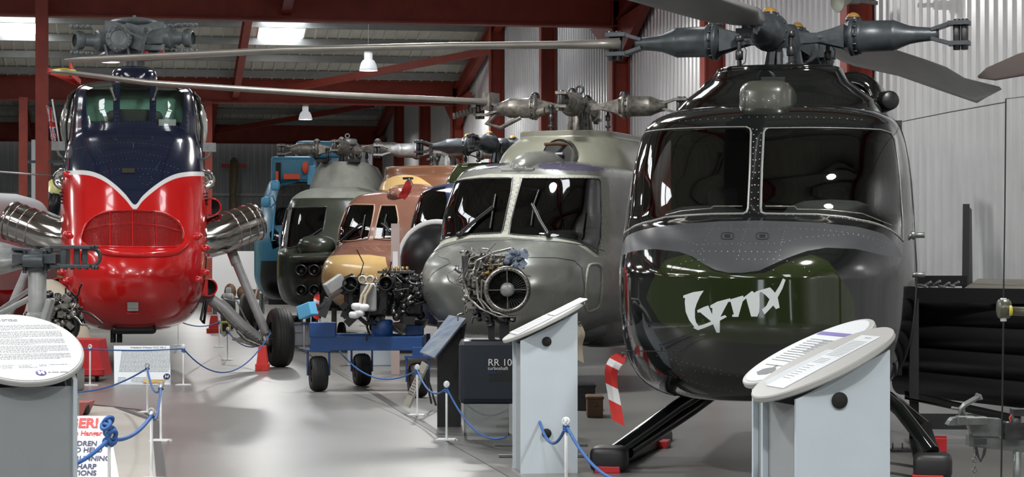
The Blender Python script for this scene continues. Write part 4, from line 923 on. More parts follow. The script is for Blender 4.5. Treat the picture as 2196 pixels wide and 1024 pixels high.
# ---- dark green one with four launch tubes
wE=[c5([(315,610),(440,603),(590,603),(575,700),(558,790),(470,850),(380,905),(300,925),(270,920),(285,790)])]
wE+= [c5([(250,618),(296,612),(272,790),(255,915),(225,925),(232,760)])]
greyE=[(600,430),(640,400),(700,397),(800,400),(800,455),(690,452),(610,455)]
ROWE=[(.70,0,-2.3,.6,2.4),(.71,.55,-2.6,1.0,2.6),(.76,.82,-2.75,1.15,2.7),(.9,.98,-2.85,1.2,2.8),(1.3,1.05,-2.95,1.25,2.8),(1.65,1.05,-2.88,1.2,2.8),(1.85,1.03,-2.7,1.1,2.8),(2.2,.99,-2.45,1.0,2.9),(2.55,.93,-2.25,.95,2.9),(2.72,.88,-2.1,.9,2.8),(2.85,.76,-1.9,.85,2.6),(2.93,.6,-1.6,.8,2.5),(2.97,.35,-1.3,.7,2.4),(2.98,0,-1.0,.6,2.3)]
GE,SEe,tE,uE=lynx_like('dark green helicopter with pale grey roof and four round launch tubes in its nose',745,41.0,3.0,ROWE,['darkgreen','palegrey','seal'],wE,'glassclear' if False else 'glass',regs_px=[([(-1.99,.70),(1.99,.70),(1.99,.9999),(-1.99,.9999)],1),(c5([(225,625),(590,595),(590,610),(240,945),(210,945)]),2)],
    cowl=[(2.7,.68,-1.3,.7,2.4),(3.0,.64,-1.2,.7,2.4),(3.2,.58,-1.1,.65,2.5),(3.38,.50,-1.0,.6,2.6),(3.46,.42,-.95,.6,2.7),(3.47,0,-.3,.3,2.4)],cowlm=1)
for (x,y) in ((648,580),(676,580),(648,623),(676,623)):
    c=LP(GE,x,y,38.0); mb=MB(); mb.lathe([(.105,.1),(.105,-.16),(.085,-.17),(.08,.0),(0,.0)],c,(0,-1,0) if False else (0,1,0),18); mb.build('launch_tube','black_satin',GE)
mb=MB(); a,b_=LP(GE,622,556,38.05),LP(GE,720,552,38.0); mb.tube([a,a.lerp(b_,.1),a.lerp(b_,.5),b_],[.05,.11,.13,.13],14,flat=.8); mb.sph(LP(GE,680,530,38.3),(.35,.35,.22),18,p=.8); mb.build('nose_fairing','darkgreen',GE)
mb=MB()
for w in uE: seam(SEe,w,.014,mb,0,.003,closed=True)
mb.build('windscreen_seal','greydark',GE)
mb=MB(); p=on_skin(SEe,tE(c5([(365,912),(450,850),(555,780)])),.04); mb.tube([tuple(x) for x in p],.022,6); mb.build('wiper','black_satin',GE)
lynx_head(GE,(0,0,3.74),[math.radians(-87+90*k) for k in range(4)],1.3,('headgrime','steeldark','headpale'),mast_mat='steeldark',base_z=3.45)
mb=MB(); mb.cyl((0,0,3.82),(0,0,3.94),.19,24); mb.torus((0,0,4.0),(0,1,0),.04,.012); mb.build('head_cap','headpale',GE)
for x in (-.35,.25):
    mb=MB(); mb.box((x,-.95,3.47),(.22,.2,.06)); mb.build('cowl_pad','black_matt',GE)
gearwheels(GE)
# ---- sky blue one at the far end
ROWF=[(.75,0,-2.2,.6,2.4),(.76,.75,-2.5,1.0,2.6),(.9,1.0,-2.65,1.15,2.7),(1.3,1.15,-2.8,1.25,2.6),(1.9,1.15,-2.75,1.2,2.6),(2.5,1.05,-2.6,1.1,2.6),(3.0,.95,-2.3,1.0,2.6),(3.3,.82,-2.0,.9,2.6),(3.4,.5,-1.7,.8,2.5),(3.42,0,-1.2,.6,2.3)]
wF=[[(600,400),(640,390),(700,392),(700,480),(640,482),(590,484),(588,450)],[(578,500),(588,490),(598,500),(598,530),(585,535)]]
GF,SF,tF,uF=lynx_like('sky blue helicopter with orange patches at the far end of the row',672,46.5,-2.0,ROWF,['skyblue','black_satin','skyblue2'],wF,'glass',regs_px=[([(560,560),(640,560),(640,640),(580,640)],1),([(595,500),(640,500),(640,560),(600,560)],2)])
mb=MB(); a=LP(GF,632,367,45.2); mb.box(a,(.90,1.6,.56)); mb.build('engine_housing','skyblue',GF,.08)
mb=MB(); mb.box(LP(GF,626,379,44.3),(.34,.03,.11)); mb.sph(LP(GF,655,360,44.3),(.07,.04,.13),12); mb.box(LP(GF,554+40,383,44.25),(.06,.03,.3)); mb.build('orange_patch','orange',GF)
mb=MB(); mb.box(LP(GF,597,372,44.35),(.10,.05,.45)); mb.build('housing_slot','black_matt',GF)
mb=MB(); mb.box(LP(GF,668,378,44.4),(.18,.1,.44)); mb.build('intake_panel','skyblue2',GF,.03)
mb=MB(); mb.box((.35,.2,3.98),(1.3,2.2,.36)); mb.cyl((0,0,3.4),(0,0,4.2),.4,18); mb.build('upper_fairing','skyblue',GF,.08)
for (x,y) in ((570,434),(590,398)):
    mb=MB(); c=LP(GF,x,y,43.8); mb.sph(c,(.10,.06,.11),14,p=.6); mb.build('mirror_pod','skyblue2',GF)
mb=MB(); mb.tube([LP(GF,572,424,43.8),LP(GF,585,420,43.8),LP(GF,590,436,43.9),LP(GF,578,446,43.9)],.018,6); mb.tube([LP(GF,590,440,43.9),LP(GF,585,500,43.9),LP(GF,582,560,43.9)],.022,6); mb.build('mirror_bracket','skyblue2',GF)
gearwheels(GF,w=1.3)
wheel(GF,(-1.2,-2.6,.45),(1,0,0),.45,.3)
# ================================================================ lecterns and signs
def dashes(mb,x0,x1,y,h,seed,gap=.25,z=0.0):
    rnd=random.Random(seed); x=x0
    while x<x1:
        w=min(rnd.uniform(.6,2.4)*h*2.2,x1-x); mb.add([(x,y,z),(x+w,y,z),(x+w,y+h,z),(x,y+h,z)],[(0,1,2,3)]); x+=w+h*gap*2.4
def lectern(name,label,px,py,d,face,w=.44,L=.43,a=.345,b=.315,slope=26,flat=.0,group=None,holes=True):
    c=P(px,py,d); fx,fd=face; n=math.hypot(fx,fd); fx/=n;fd/=n
    # +x of the lectern is the reader's side
    v=W(fx,fd)-W(0,0); rz=math.atan2(v.y,v.x)
    o=root(name,label,'lectern',(c.x,c.y,0),rz,group); H=c.z; sl=math.radians(slope); t=math.tan(sl)
    mb=MB(); th=.02
    poly=lambda :[(-L/2,0),(L/2,0),(L/2,H-t*L/2-.02),(-L/2,H+t*L/2-.02)]
    for s in(-1,1): mb.prism(poly(),(0,s*w/2-(.01 if s>0 else -.01)+.01,0),(1,0,0),(0,0,1),.02)
    mb.build('side_panel','lect',o)
    mb=MB(); mb.box((L/2-.035,0,(H-t*L/2-.05)/2),(.02,w-.04,H-t*L/2-.05)); mb.build('front_panel','lectgrey',o)
    mb=MB(); mb.box((-L/2+.035,0,(H+t*L/2-.08)/2),(.02,w-.04,H+t*L/2-.08)); mb.build('back_panel','lectgrey',o)
    if holes:
        for s in(-1,1):
            for z in (H-.13,.30):
                mb=MB(); mb.cyl((0+.02,s*(w/2+.004),z),(0+.02,s*(w/2+.0135),z),.036,24); mb.build('cable_grommet','black_matt',o)
    R=frame4((0,0,H),(0,1,0),(-math.cos(sl),0,math.sin(sl)))   # board plane: x across, y up the slope
    mb=MB(); N=64; e=2.0
    el=lambda k,z,f=1.0:[(b*f*math.cos(2*PI*i/N),a*f*math.sin(2*PI*i/N),z) for i in range(N)]
    rings=[el(1,0,.985),el(1,.006,1.0),el(1,.024,1.0),el(1,.03,.985)]
    vs=[p for r in rings for p in r]; fs=[(k*N+i,k*N+(i+1)%N,(k+1)*N+(i+1)%N,(k+1)*N+i) for k in range(3) for i in range(N)]+[tuple(range(N))[::-1],tuple(range(3*N,4*N))]
    mb.add(vs,fs); bd=mb.build('top_board','lecttop',o); bd.matrix_local=R
    for p_ in bd.data.polygons: pass
    return o,bd,a,b
def printed(bd,rows,m='print',z=.034,name='printed_lines'):
    mb=MB()
    for k,(x0,x1,y,h) in enumerate(rows): dashes(mb,x0,x1,y,h,k+int(1000*x1),z=z)
    return mb.build(name,m,bd)
def badge(bd,x,y,r,z,m='badge'):
    mb=MB(); mb.lathe([(r,z),(r,z+.001),(0,z+.001)],(x,y,0),(0,0,1),32); q=mb.build('badge',m,bd)
    text('badge_letter','H',r*1.5,'white',q,frame4((x-r*.52,y-r*.52,z+.002),(1,0,0),(0,1,0)),.0004,bold=.004*r/.03); return q
# left lectern
o,bd,a,b=lectern('lectern','round-topped grey lectern at the left edge with a white printed text board',40,757,10.4,(.42,-.9),w=.48,slope=27)
N=64; mb=MB(); vs=[(b*.955*math.cos(2*PI*i/N),a*.955*math.sin(2*PI*i/N),z) for z in (.029,.033) for i in range(N)]; mb.add(vs,[tuple(range(N,2*N))]+[(i,(i+1)%N,(i+1)%N+N,i+N) for i in range(N)]); mb.build('text_plate','paper',bd)
rows=[];y=.215
for para,n in enumerate((5,6,5,6,5)):
    for k in range(n):
        hw=b*.93*math.sqrt(max(.05,1-(y/a)**2))*.9; x1=min(hw,.235); 
        if k==n-1: x1=-.02+.05*para
        rows.append((-min(hw,.235),x1,y,.0042)); y-=.0118
    y-=.008
printed(bd,rows)
rows=[(-.13,-.06,-.185,.004),(-.04,.03,-.185,.004),(.06,.10,-.185,.004),(.11,.20,-.185,.004),(-.13,-.07,-.197,.004),(-.04,.02,-.197,.004),(.06,.10,-.197,.004),(-.12,-.07,-.209,.004),(-.04,.05,-.209,.004)]
printed(bd,rows,name='printed_table')
text('heading','A109Gdi',.032,'print',bd,frame4((-.075,.262,.034),(1,0,0),(0,1,0)),.0004,bold=.001)
badge(bd,.055,-.262,.026,.034,'violet'); printed(bd,[(.09,.19,-.262,.008)],name='printed_caption')
# middle lectern
FC=(-math.cos(math.radians(8)),-math.sin(math.radians(8)))
FR=(-math.cos(math.radians(13)),-math.sin(math.radians(13)))
o,bd,a,b=lectern('lectern','tall grey-white lectern seen side on, standing in front of the black engine case',1168,694,16.0,FC)
mb=MB(); mb.box((0,-.10,.036),(.40,.30,.008)); mb.build('text_plate','paper',bd); mb=MB(); mb.box((0,.21,.036),(.34,.28,.008)); mb.build('text_sheet','paper',bd)
printed(bd,[(-.17,.15,-.22+.022*k,.006) for k in range(11)],z=.0405)
printed(bd,[(-.13,.13,.12+.022*k,.006) for k in range(9)],z=.0405,name='printed_sheet_lines')
# right pair
o,bd,a,b=lectern('lectern','round-topped white lectern at the right with a paper sheet lying on its grey top',1768,789,9.3,FR)
mb=MB(); mb.box((.02,.0,.032),(.21,.50,.002)); mb.add([(-.085,-.25,.033),(-.085,.1,.033),(-.10,.08,.045),(-.11,-.24,.05)],[(0,1,2,3)]); mb.build('paper_sheet','paper',bd)
rr_=[(-.07,.10,.19-.0125*k,.0035) for k in range(12)]+[(-.07,.06,.02-.0125*k,.0035) for k in range(4)]+[(-.07,.02,-.05-.02*k,.004) for k in range(7)]+[(.0,.07,.225,.006)]
printed(bd,rr_,z=.0335)
o,bd,a,b=lectern('lectern','round-topped lectern with helicopter photo and badge, half hidden behind the lectern with the paper sheet',1738,765,10.02,FR,holes=False)
N=64; mb=MB(); vs=[(b*.93*math.cos(2*PI*i/N),a*.93*math.sin(2*PI*i/N),z) for z in (.029,.033) for i in range(N)]; mb.add(vs,[tuple(range(N,2*N))]+[(i,(i+1)%N,(i+1)%N+N,i+N) for i in range(N)]); mb.build('text_plate','paper',bd)
printed(bd,[(-.20,.10,.10-.022*k,.006) for k in range(11)]+[(-.02,.16,.09-.022*k,.006) for k in range(6)],z=.034)
mb=MB(); mb.box((0,.165,.0345),(.46,.03,.001)); mb.build('blue_band','violet',bd)
mb=MB(); z=.0345 # small helicopter picture: body, rotor, tail
mb.add([(-.10,-.245,z),(-.03,-.265,z),(.05,-.25,z),(.08,-.215,z),(.03,-.185,z),(-.04,-.19,z),(-.09,-.21,z)],[tuple(range(7))]); mb.add([(-.16,-.17,z),(.14,-.165,z),(.14,-.160,z),(-.16,-.164,z)],[(0,1,2,3)]); mb.add([(-.02,-.19,z),(.0,-.19,z),(.0,-.16,z),(-.02,-.16,z)],[(0,1,2,3)]); mb.add([(.07,-.235,z),(.15,-.21,z),(.15,-.2,z),(.07,-.21,z)],[(0,1,2,3)])
mb.build('printed_photo','print',bd)
def signboard(name,label,pts,m,th=.012,cat='sign'):
    """flat board from four world corners: bottom left, bottom right, top right, top left"""
    p=[Vector(q) for q in pts]; o=root(name,label,cat,p[0],0)
    l=[loc_of(o,q) for q in p]; ax=(l[1]-l[0]).normalized(); ay=(l[3]-l[0]); ay=(ay-ax*ay.dot(ax)).normalized(); n=ax.cross(ay)
    mb=MB(); v=l+[q-n*th for q in l]; mb.add(v,[(0,1,2,3),(7,6,5,4),(0,4,5,1),(1,5,6,2),(2,6,7,3),(3,7,4,0)]); bd=mb.build('board',m,o)
    R=frame4(l[0],ax,ay); return o,bd,R,(l[1]-l[0]).length,(l[3]-l[0]).length
def on(bd,R,mb,m,name): q=mb.build(name,m,bd); q.matrix_local=R; return q
o,bd,R,w,h=signboard('sign_board','white sign board of small print leaning before the red helicopter nose',(GX(245,27.0),GX(366,27.0),P(364,742,27.35),P(244,742,27.35)),'paper')
mb=MB()
for k in range(17): dashes(mb,.04,w-.04,h*.84-.0195*k,.008,k,z=.002)
on(bd,R,mb,'print','printed_lines')
mb=MB()
for k in range(4): dashes(mb,.04,.14,.10-.02*k,.007,k+50,z=.002); dashes(mb,.21,.40,.10-.02*k,.007,k+60,z=.002)
on(bd,R,mb,'print','printed_table')
text('heading','Westland Wessex HCC Mk.4',.038,'ink',bd,R@frame4((w*.2,h*.92,.002),(1,0,0),(0,1,0)),.0005)
mb=MB(); mb.lathe([(.045,.001),(.045,.003),(0,.003)],(w*.915,h*.2,0),(0,0,1),28); q=on(bd,R,mb,'badge','badge'); text('badge_letter','H',.065,'white',bd,R@frame4((w*.915-.023,h*.2-.023,.004),(1,0,0),(0,1,0)),.0005,bold=.001)
mb=MB(); mb.box((w*.70,.045,.006),(w*.38,.05,.01)); on(bd,R,mb,'brass','name_plate')
# danger sign
o,bd,R,w,h=signboard('warning_sign','white warning sign with red heading behind the left lectern',(GX(95,14.0),GX(264,14.0),P(231,893,14.35),P(90,893,14.35)),'white')
def line(s,px,py,size,m,bold=.0015):
    # right end of the line as seen; the sign plane is nearly facing the aisle
    y=(P(0,py,14.2).z)/P(90,893,14.35).z*h; x=(px-(108 if 'DANGER' in s else 104))/169*w
    text('sign_text',s,size,m,bd,R@frame4((x-.01,y,.003),(1,0,0),(0,1,0)),.0006,align='RIGHT',bold=bold)
line('DANGER!',208,922,.10,'signred',.004); line('in the Hangar',214,938,.050,'signred'); line('CHILDREN',206,959,.052,'badge'); line('HAND HELD',219,972,.052,'badge'); line('NO RUNNING',239,989,.052,'badge'); line('SHARP',210,1005,.052,'badge'); line('PROJECTIONS',212,1018,.052,'badge')
# ---------------------------------------------------------------- stanchions and ropes
tops={}
def stanchion(key,px,by,label,h=.515,ring=False):
    g=G(px,by); o=root('rope_post',label,'post',g,-YAW-.1,'low white rope posts')
    if key=='a':
        mb=MB(); mb.box((0,0,.008),(.16,.16,.012)); mb.box((0,0,.004),(.2,.05,.008)); mb.build('base_plate','postwhite',o)
        mb=MB(); mb.cyl((0,0,.01),(0,0,h-.02),.011,12); mb.build('pole','postwhite',o)
    else:
        for c in tops['proto'].children: q=c.copy(); C.objects.link(q); q.parent=o
    if key=='a': tops['proto']=o
    if ring:
        mb=MB(); mb.torus((0,0,h-.02),(.3,1,0),.022,.009,18,8); mb.build('top_ring','postwhite',o)
    else:
        mb=MB(); mb.cyl((0,0,h-.04),(0,0,h-.004),.0135,12); mb.sph((0,0,h-.004),.0125,10); mb.build('top_cap','postwhite',o)
    mb=MB()
    for k in range(3 if not ring else 1): mb.torus((0,0,h-.055-.016*k),(.15,.1*k,1),.017,.009,14,6)
    mb.build('rope_knot','rope',o)
    tops[key]=g+Vector((0,0,h-.05)); return o
stanchion('a',193,828,'white rope post with a ring top left of the white sign board',ring=True)
stanchion('b',393,827,'white rope post directly right of the white sign board')
stanchion('c',316,886,'white rope post standing before the middle of the white sign board',ring=True)
stanchion('d',345,947,'white rope post on the left edge of the aisle, behind the ring-topped one',ring=True)
stanchion('e',325,1030,'nearest ring-topped white rope post on the left of the aisle',ring=True)
stanchion('f',234,1100,'white rope post with a big blue knot in front of the warning sign')
stanchion('g',652,748,'white rope post left of the blue engine trolley')
stanchion('h',895,892,'white rope post between the blue trolley and the leaning tan board')
stanchion('i',958,945,'white rope post left of the clear acrylic stand')
stanchion('j',1214,1060,'white rope post right of the middle grey-white lectern')
stanchion('k',470,745,'white rope post behind the red helicopter, between its nose and main wheel')
stanchion('l',488,773,'white rope post just left of the red helicopter main wheel, the nearer of two')
stanchion('m',382,742,'white rope post behind the red helicopter nose on its right')
stanchion('n',182,742,'white rope post beneath the left of the red helicopter nose')
stanchion('p',518,650+30,'distant white rope post beyond the red helicopter gear leg')
stanchion('q',686,728,'white rope post beside the left end of the blue trolley')
def rope(label,segs,r=.009):
    mb=MB()
    for a_,b_,s in segs:
        a_=tops[a_] if isinstance(a_,str) else Vector(a_); b_=tops[b_] if isinstance(b_,str) else Vector(b_)
        pts=catenary(a_,b_,s,20); pts=[Vector((p.x,p.y,max(p.z,.015))) for p in pts]; mb.tube(pts,r,8)
    o=mb.build('barrier_rope','rope'); tag(o,label,'rope')
rope('blue rope running past the white sign board to the red helicopter main wheel',[(P(100,752,26.9),'a',.0),('a','b',.02),('b',P(580,715,29.8),.42)])
rope('blue rope hanging from the left up to the post before the sign board',[(P(120,838,22.5),'c',.10)])
rope('blue rope drooping steeply between the three ring-topped posts beside the aisle',[('c','d',.12),('d','e',.12)],.011)
rope('thick blue rope from the nearest ring post through the knot to the left',[('e','f',.06),('f',P(100,1010,12.6),.05)],.014)
rope('blue rope sagging in front of the blue engine trolley',[(P(688,692,27.5),'h',.34)])
rope('blue rope between the posts by the leaning board and past the acrylic stand',[('h','i',.13),('i',P(1085,938,17.5),.16)])
rope('blue rope from the middle lectern to its post and on towards the lower right',[(P(1157,905,15.78),'j',.14),('j',P(1330,1032,13.8),.08)],.011)
rope('far blue rope looped between the posts behind the red helicopter',[(P(385,690,32),'k',.08),('k','l',.16),('l',P(560,740,31),.12)])
rope('short blue rope beside the green helicopter nose at the end of the trolley',[('g','q',.08),(P(622,690,40),'g',.06)])
mb=MB()
for k in range(7): mb.torus(tops['f']+Vector((.02*math.sin(k),.02*math.cos(2*k),-.02+.022*k)),(math.sin(k*2),math.cos(k*3),.6),.032,.014,12,6)
tag(mb.build('rope_knot','rope'),'big tangled blue knot on top of the post before the warning sign','rope')
# ---------------------------------------------------------------- engine display
o=root('display_case','black engine display case lettered RR 1004 on a clear acrylic stand','display case',GX(1092,19.3),-YAW)
q=lambda px,py,d=19.3:LP(o,px,py,d)
a,b_=q(985,864),q(1200,727); mb=MB(); mb.box(((a.x+b_.x)/2,0,(a.z+b_.z)/2),(b_.x-a.x,.5,b_.z-a.z)); mb.build('case_body','case',o,.05)
mb=MB(); mb.box((a.x+.03+.5,-.252,(a.z+b_.z)/2+.02),(.98*.52,.006,.20)); mb.build('label_panel','black_satin',o)
for s,x,y,sz,m in (('RR 1004',1046,785,.088,'white'),('turboshaft',1046,794,.044,'white'),('Scale 1:1',1046,802,.036,'trolley')): text('lettering',s,sz,m,o,frame4(q(x,y,19.04)-Vector((0,0,0)),(1,0,0),(0,0,1)),.001)
mb=MB(); y0=a.z
for (x0,x1,yy) in ((a.x+.05,a.x+.45,-.2),(a.x+.05,a.x+.45,.2),):
    mb.box(((x0+x1)/2,yy,y0/2),(x1-x0,.01,y0-.004)); 
for xx in (a.x+.05,a.x+.45): mb.box((xx,0,y0/2),(.01,.4,y0-.004))
mb.build('acrylic_stand','acrylic',o)
mb=MB()
for x0,x1 in ((1047,1061),(1071,1092)): u,v=q(x0,730),q(x1,676); mb.box(((u.x+v.x)/2,0,(u.z+v.z)/2),(v.x-u.x,.08,v.z-u.z))
mb.build('engine_post','black_satin',o)
e=root('turboshaft_engine','polished turboshaft engine with round intake mounted on the black case','engine',GX(1088,19.25),-YAW)
c=loc_of(e,P(1088,622,19.1)); mb=MB()
mb.lathe([(.172,-.02),(.18,-.035),(.205,-.03),(.215,-.01),(.215,.02),(.19,.04),(.20,.10),(.18,.25),(.16,.45),(.12,.6)],c,(0,1,0),48); mb.lathe([(.172,-.02),(.170,.10),(.165,.14)],c,(0,1,0),40); mb.build('intake_casing','steelbits',e)
mb=MB()
for k in range(36):
    t=2*PI*k/36; p=c+Vector((.19*math.cos(t),-.036,.19*math.sin(t))); mb.cyl(p+Vector((0,.01,0)),p-Vector((0,.008,0)),.007,6)
mb.build('flange_bolt','steeldark',e)
mb=MB()
for k in range(40):
    t=2*PI*k/40; s_=Vector((math.cos(t),0,math.sin(t))); n=Vector((-math.sin(t),0,math.cos(t)))
    p0,p1=c+s_*.06+Vector((0,.07,0)),c+s_*.168+Vector((0,.07,0)); mb.add([p0-n*.004-Vector((0,.01,0)),p1-n*.010-Vector((0,.015,0)),p1+n*.006+Vector((0,.015,0)),p0+n*.003+Vector((0,.01,0))],[(0,1,2,3)])
mb.build('compressor_blades','galv',e)
mb=MB(); mb.box(loc_of(e,P(1028,600,19.5)),(.26,.35,.44)); mb.cyl(loc_of(e,P(1030,560,19.4)),loc_of(e,P(1120,565,19.4)),.07,16); mb.box(loc_of(e,P(1065,570,19.5)),(.3,.3,.12)); mb.cyl(loc_of(e,P(1000,545,19.35)),loc_of(e,P(1005,640,19.35)),.045,12); mb.build('gearbox_body','steeldark',e,.01)
mb=MB(); mb.lathe([(.17,.13),(0,.13)],c,(0,1,0),24); mb.build('intake_duct_back','black_matt',e)
mb=MB()
for k in range(4):
    t=PI/2*k+.02; s_=Vector((math.cos(t),0,math.sin(t))); mb.beam(c+s_*.05,c+s_*.17,.007,.05,up=(0,1,0))
mb.build('intake_strut','steelbits',e)
mb=MB(); mb.lathe([(.066,.05),(.066,-.01),(.058,-.035),(.03,-.045),(0,-.047)],c,(0,1,0),28); mb.build('spinner','headpale',e)
rnd=random.Random(5)
def pile(name,m,n,x0,x1,y0,y1,d0,d1,par,dd,seed,kinds='ctbs',r=(.012,.035)):
    """accessories, pipes and boxes packed round an engine, one part per cluster"""
    rnd=random.Random(seed); mb=MB()
    for i in range(n):
        p=loc_of(par,P(rnd.uniform(x0,x1),rnd.uniform(y0,y1),rnd.uniform(d0,d1))); k=rnd.choice(kinds); R=rnd.uniform(*r)
        ax=Vector((rnd.gauss(0,1),rnd.gauss(0,.6),rnd.gauss(0,1))).normalized()
        if k=='c': mb.cyl(p,p+ax*R*3,R,12); mb.cyl(p+ax*R*2.6,p+ax*R*3.3,R*1.2,12)
        elif k=='t':
            q_=[p]; 
            for j in range(4): ax=(ax+Vector((rnd.gauss(0,.7),rnd.gauss(0,.5),rnd.gauss(0,.7)))).normalized(); q_.append(q_[-1]+ax*dd*.5)
            mb.tube(q_,R*.32,7)
        elif k=='b': mb.box(p,(R*2.6,R*2,R*1.8),Matrix.Rotation(rnd.uniform(-.8,.8),3,'Y'))
        else: mb.sph(p,R*1.2,12)
    return tag(mb.build(name,m,par),kind='stuff')
pile('accessory_gearbox','steelbits',90,996,1050,548,660,19.2,19.5,e,.12,3); pile('pipework','steelbits',26,1010,1120,545,590,19.15,19.4,e,.14,8,'ct',(.012,.022)); pile('fuel_control','bluepanel',22,1085,1128,538,575,19.2,19.35,e,.08,4,'cbs'); pile('wiring','brass',14,1030,1075,575,600,19.2,19.3,e,.1,6,'ct',(.008,.018)); pile('lower_fittings','steeldark',40,1015,1085,655,684,19.2,19.5,e,.12,9)
mb=MB()
for pts in ([(1000,560),(994,600),(1006,640),(1030,662),(1070,680),(1120,678)],[(1015,588),(1022,560),(1050,545),(1096,534)],[(1022,600),(1026,640),(1040,662)],[(1030,640),(1055,668),(1090,678)],[(1033,600),(1032,648)]):
    mb.tube([loc_of(e,P(x,y,19.12)) for x,y in pts],.011,8)
mb.build('bleed_pipe','chrome',e)
mb=MB(); mb.sph(loc_of(e,P(1100,684,19.2)),.036,14); mb.lathe([(.045,0),(.05,.01),(.03,.05)],loc_of(e,P(997,538,19.2)),(0,0,-1),16); mb.build('filter_bowl','chrome',e)
# dark lectern with sloped blue picture panel beside the case
o=root('lectern','dark lectern with a sloping blue picture panel left of the engine case','lectern',GX(958,20.2),-YAW)
q=lambda px,py,d=20.2:LP(o,px,py,d)
mb=MB(); u,v=q(938,815),q(988,690); mb.box(((u.x+v.x)/2,.1,v.z/2),(v.x-u.x,.3,v.z)); mb.build('column','black_satin',o); 
mb=MB(); mb.prism([(q(930,766).x,q(930,766).z),(q(985,778).x,q(985,778).z),(q(1001,690).x,q(1001,690).z)],(0,-.02,0),(1,0,0),(0,0,1),-.3); mb.build('bracket','black_satin',o)
pc=[loc_of(o,P(*p)) for p in ((900,755,19.9),(932,767,19.75),(999,683,19.9),(963,676,20.15))]
ax=(pc[1]-pc[0]).normalized(); n=(pc[1]-pc[0]).cross(pc[3]-pc[0]).normalized(); mb=MB(); mb.add(pc+[x-n*.02 for x in pc],[(0,1,2,3),(7,6,5,4),(0,4,5,1),(1,5,6,2),(2,6,7,3),(3,7,4,0)]); mb.build('picture_panel','bluepanel',o)
o,bd,R,w,h=signboard('leaning_board','narrow tan board of small print leaning left of the dark lectern',(P(864,868,22.0),P(876,875,21.7),P(916,783,21.8),P(905,775,22.1)),'tan',.02)
mb=MB(); 
for k in range(9): dashes(mb,.015,w*.75,h*.25+.03*k,.008,k,z=.003)
on(bd,R,mb,'ink','printed_lines')
mb=MB(); mb.tube([loc_of(o,P(908,782,22.1)),loc_of(o,P(935,870,22.3))],.012,6); mb.tube([loc_of(o,P(908,782,22.1)),loc_of(o,P(925,866,22.4))],.012,6); mb.build('prop_leg','steeldark',o)
# aluminium bars lying by the middle lectern
for k,(px,py,w_,lab) in enumerate(((1160,958,.8,'farther aluminium bar on the floor under the middle lectern'),(1165,982,.72,'nearer aluminium bar on the floor under the middle lectern'))):
    g=G(px,py); mb=MB(); mb.box((0,0,.014),(w_,.05,.024)); o=mb.build('floor_bar','galv',None,.004,loc=g); o.rotation_euler[2]=-YAW; tag(o,lab,'bar')
# streamers
def streamer(name,label,pts,d,w,mats=('flagred','linewhite'),bands=((.30,.42),(.68,.80)),par=None):
    o=root(name,label,'streamer',P(pts[0][0],pts[0][1],d),-YAW); S=spline(pts,12,False); n=len(S); mb=MB(); vs=[]
    for i,(x,y) in enumerate(S):
        p=loc_of(o,P(x,y,d)); f=i/(n-1); k=w*(.45+.55*min(1,f*4)); vs+=[p+Vector((-k/2,.02*math.sin(f*9),.25*k)),p+Vector((0,.02*math.sin(f*9+1),0)),p+Vector((k/2,.02*math.sin(f*9+2),-.25*k))]
    for i in range(n-1):
        f=i/(n-1); m_=1 if any(a<=f<=b for a,b in bands) else 0
        for j in(0,1): mb.add([vs[3*i+j],vs[3*i+j+1],vs[3*i+4+j],vs[3*i+3+j]],[(0,1,2,3)],m_,True)
    mb.build('ribbon',list(mats),o); mb=MB(); mb.torus(loc_of(o,P(pts[0][0],pts[0][1],d)),(0,1,.3),.02,.004,14,5); mb.build('ring','galv',o)
    return o
streamer('warning_streamer','red and white streamer hanging from the left side of the black helicopter',[(1338,762),(1328,768),(1315,785),(1310,810),(1318,860),(1326,908)],15.9,.095)
streamer('warning_streamer','small red and white streamer hanging on the green helicopter beside the tan nose',[(682,630),(679,645),(678,665),(678,685)],36.5,.10)
streamer('warning_streamer','red streamer seen above the blue trolley under the tan helicopter',[(823,690),(823,700),(824,712)],30,.08)
streamer('warning_streamer','red streamer hanging from the roof probe of the tan helicopter',[(877,388),(875,400),(868,415),(860,425)],34.0,.12,bands=())
streamer('cloth_streamer','pale cloth streamer hanging beside the dark hull right of the middle lectern',[(1243,695),(1245,715),(1240,740),(1243,775)],22,.09,mats=('cream','cream'),bands=())
o=root('tether_ribbon','red tether ribbons from the blade tips to the red helicopter cockpit','ribbon',P(165,175,27),-YAW)
mb=MB()
for a_,b_ in (((104,152,25.6),(166,178,30.3)),((150,140,25.6),(168,176,30.3)),((155,160,27),(172,176,30.3))): mb.beam(loc_of(o,P(*a_)),loc_of(o,P(*b_)),.02,.07)
mb.build('ribbon','flagred',o)
# ================================================================ blue engine trolley with gearbox
o=root('engine_trolley','blue three-wheeled steel trolley carrying a black engine, between the aisle and the grey helicopter','trolley',GX(785,26.0),-YAW)
q=lambda px,py,d=26.0:LP(o,px,py,d)
z0,z1=q(0,752,25.6).z,q(0,722,25.6).z; zc=(z0+z1)/2; hh=z1-z0
xl,xr=q(668,0,25.6).x,q(905,0,25.4).x
mb=MB()
mb.box(((xl+xr)/2,-.45,zc),(xr-xl,.08,hh)); mb.box(((xl+xr)/2+.1,.65,zc),(xr-xl-.1,.08,hh)); mb.box((xl+.04,.1,zc),(.10,1.1,hh)); mb.box((xr-.04,.1,zc),(.10,1.1,hh))
mb.build('frame','trolley',o,.008)
mb=MB()
mb.box((xl+.14,-.4,z1+.08),(.32,.2,.18)); mb.box((xl+.16,-.35,z1+.06),(.22,.25,.12)); mb.build('engine_mount','trolley',o,.01)
mb=MB(); mb.box((xr-.12,.1,z1+.06),(.22,.25,.12)); mb.build('engine_mount','trolley',o,.01)
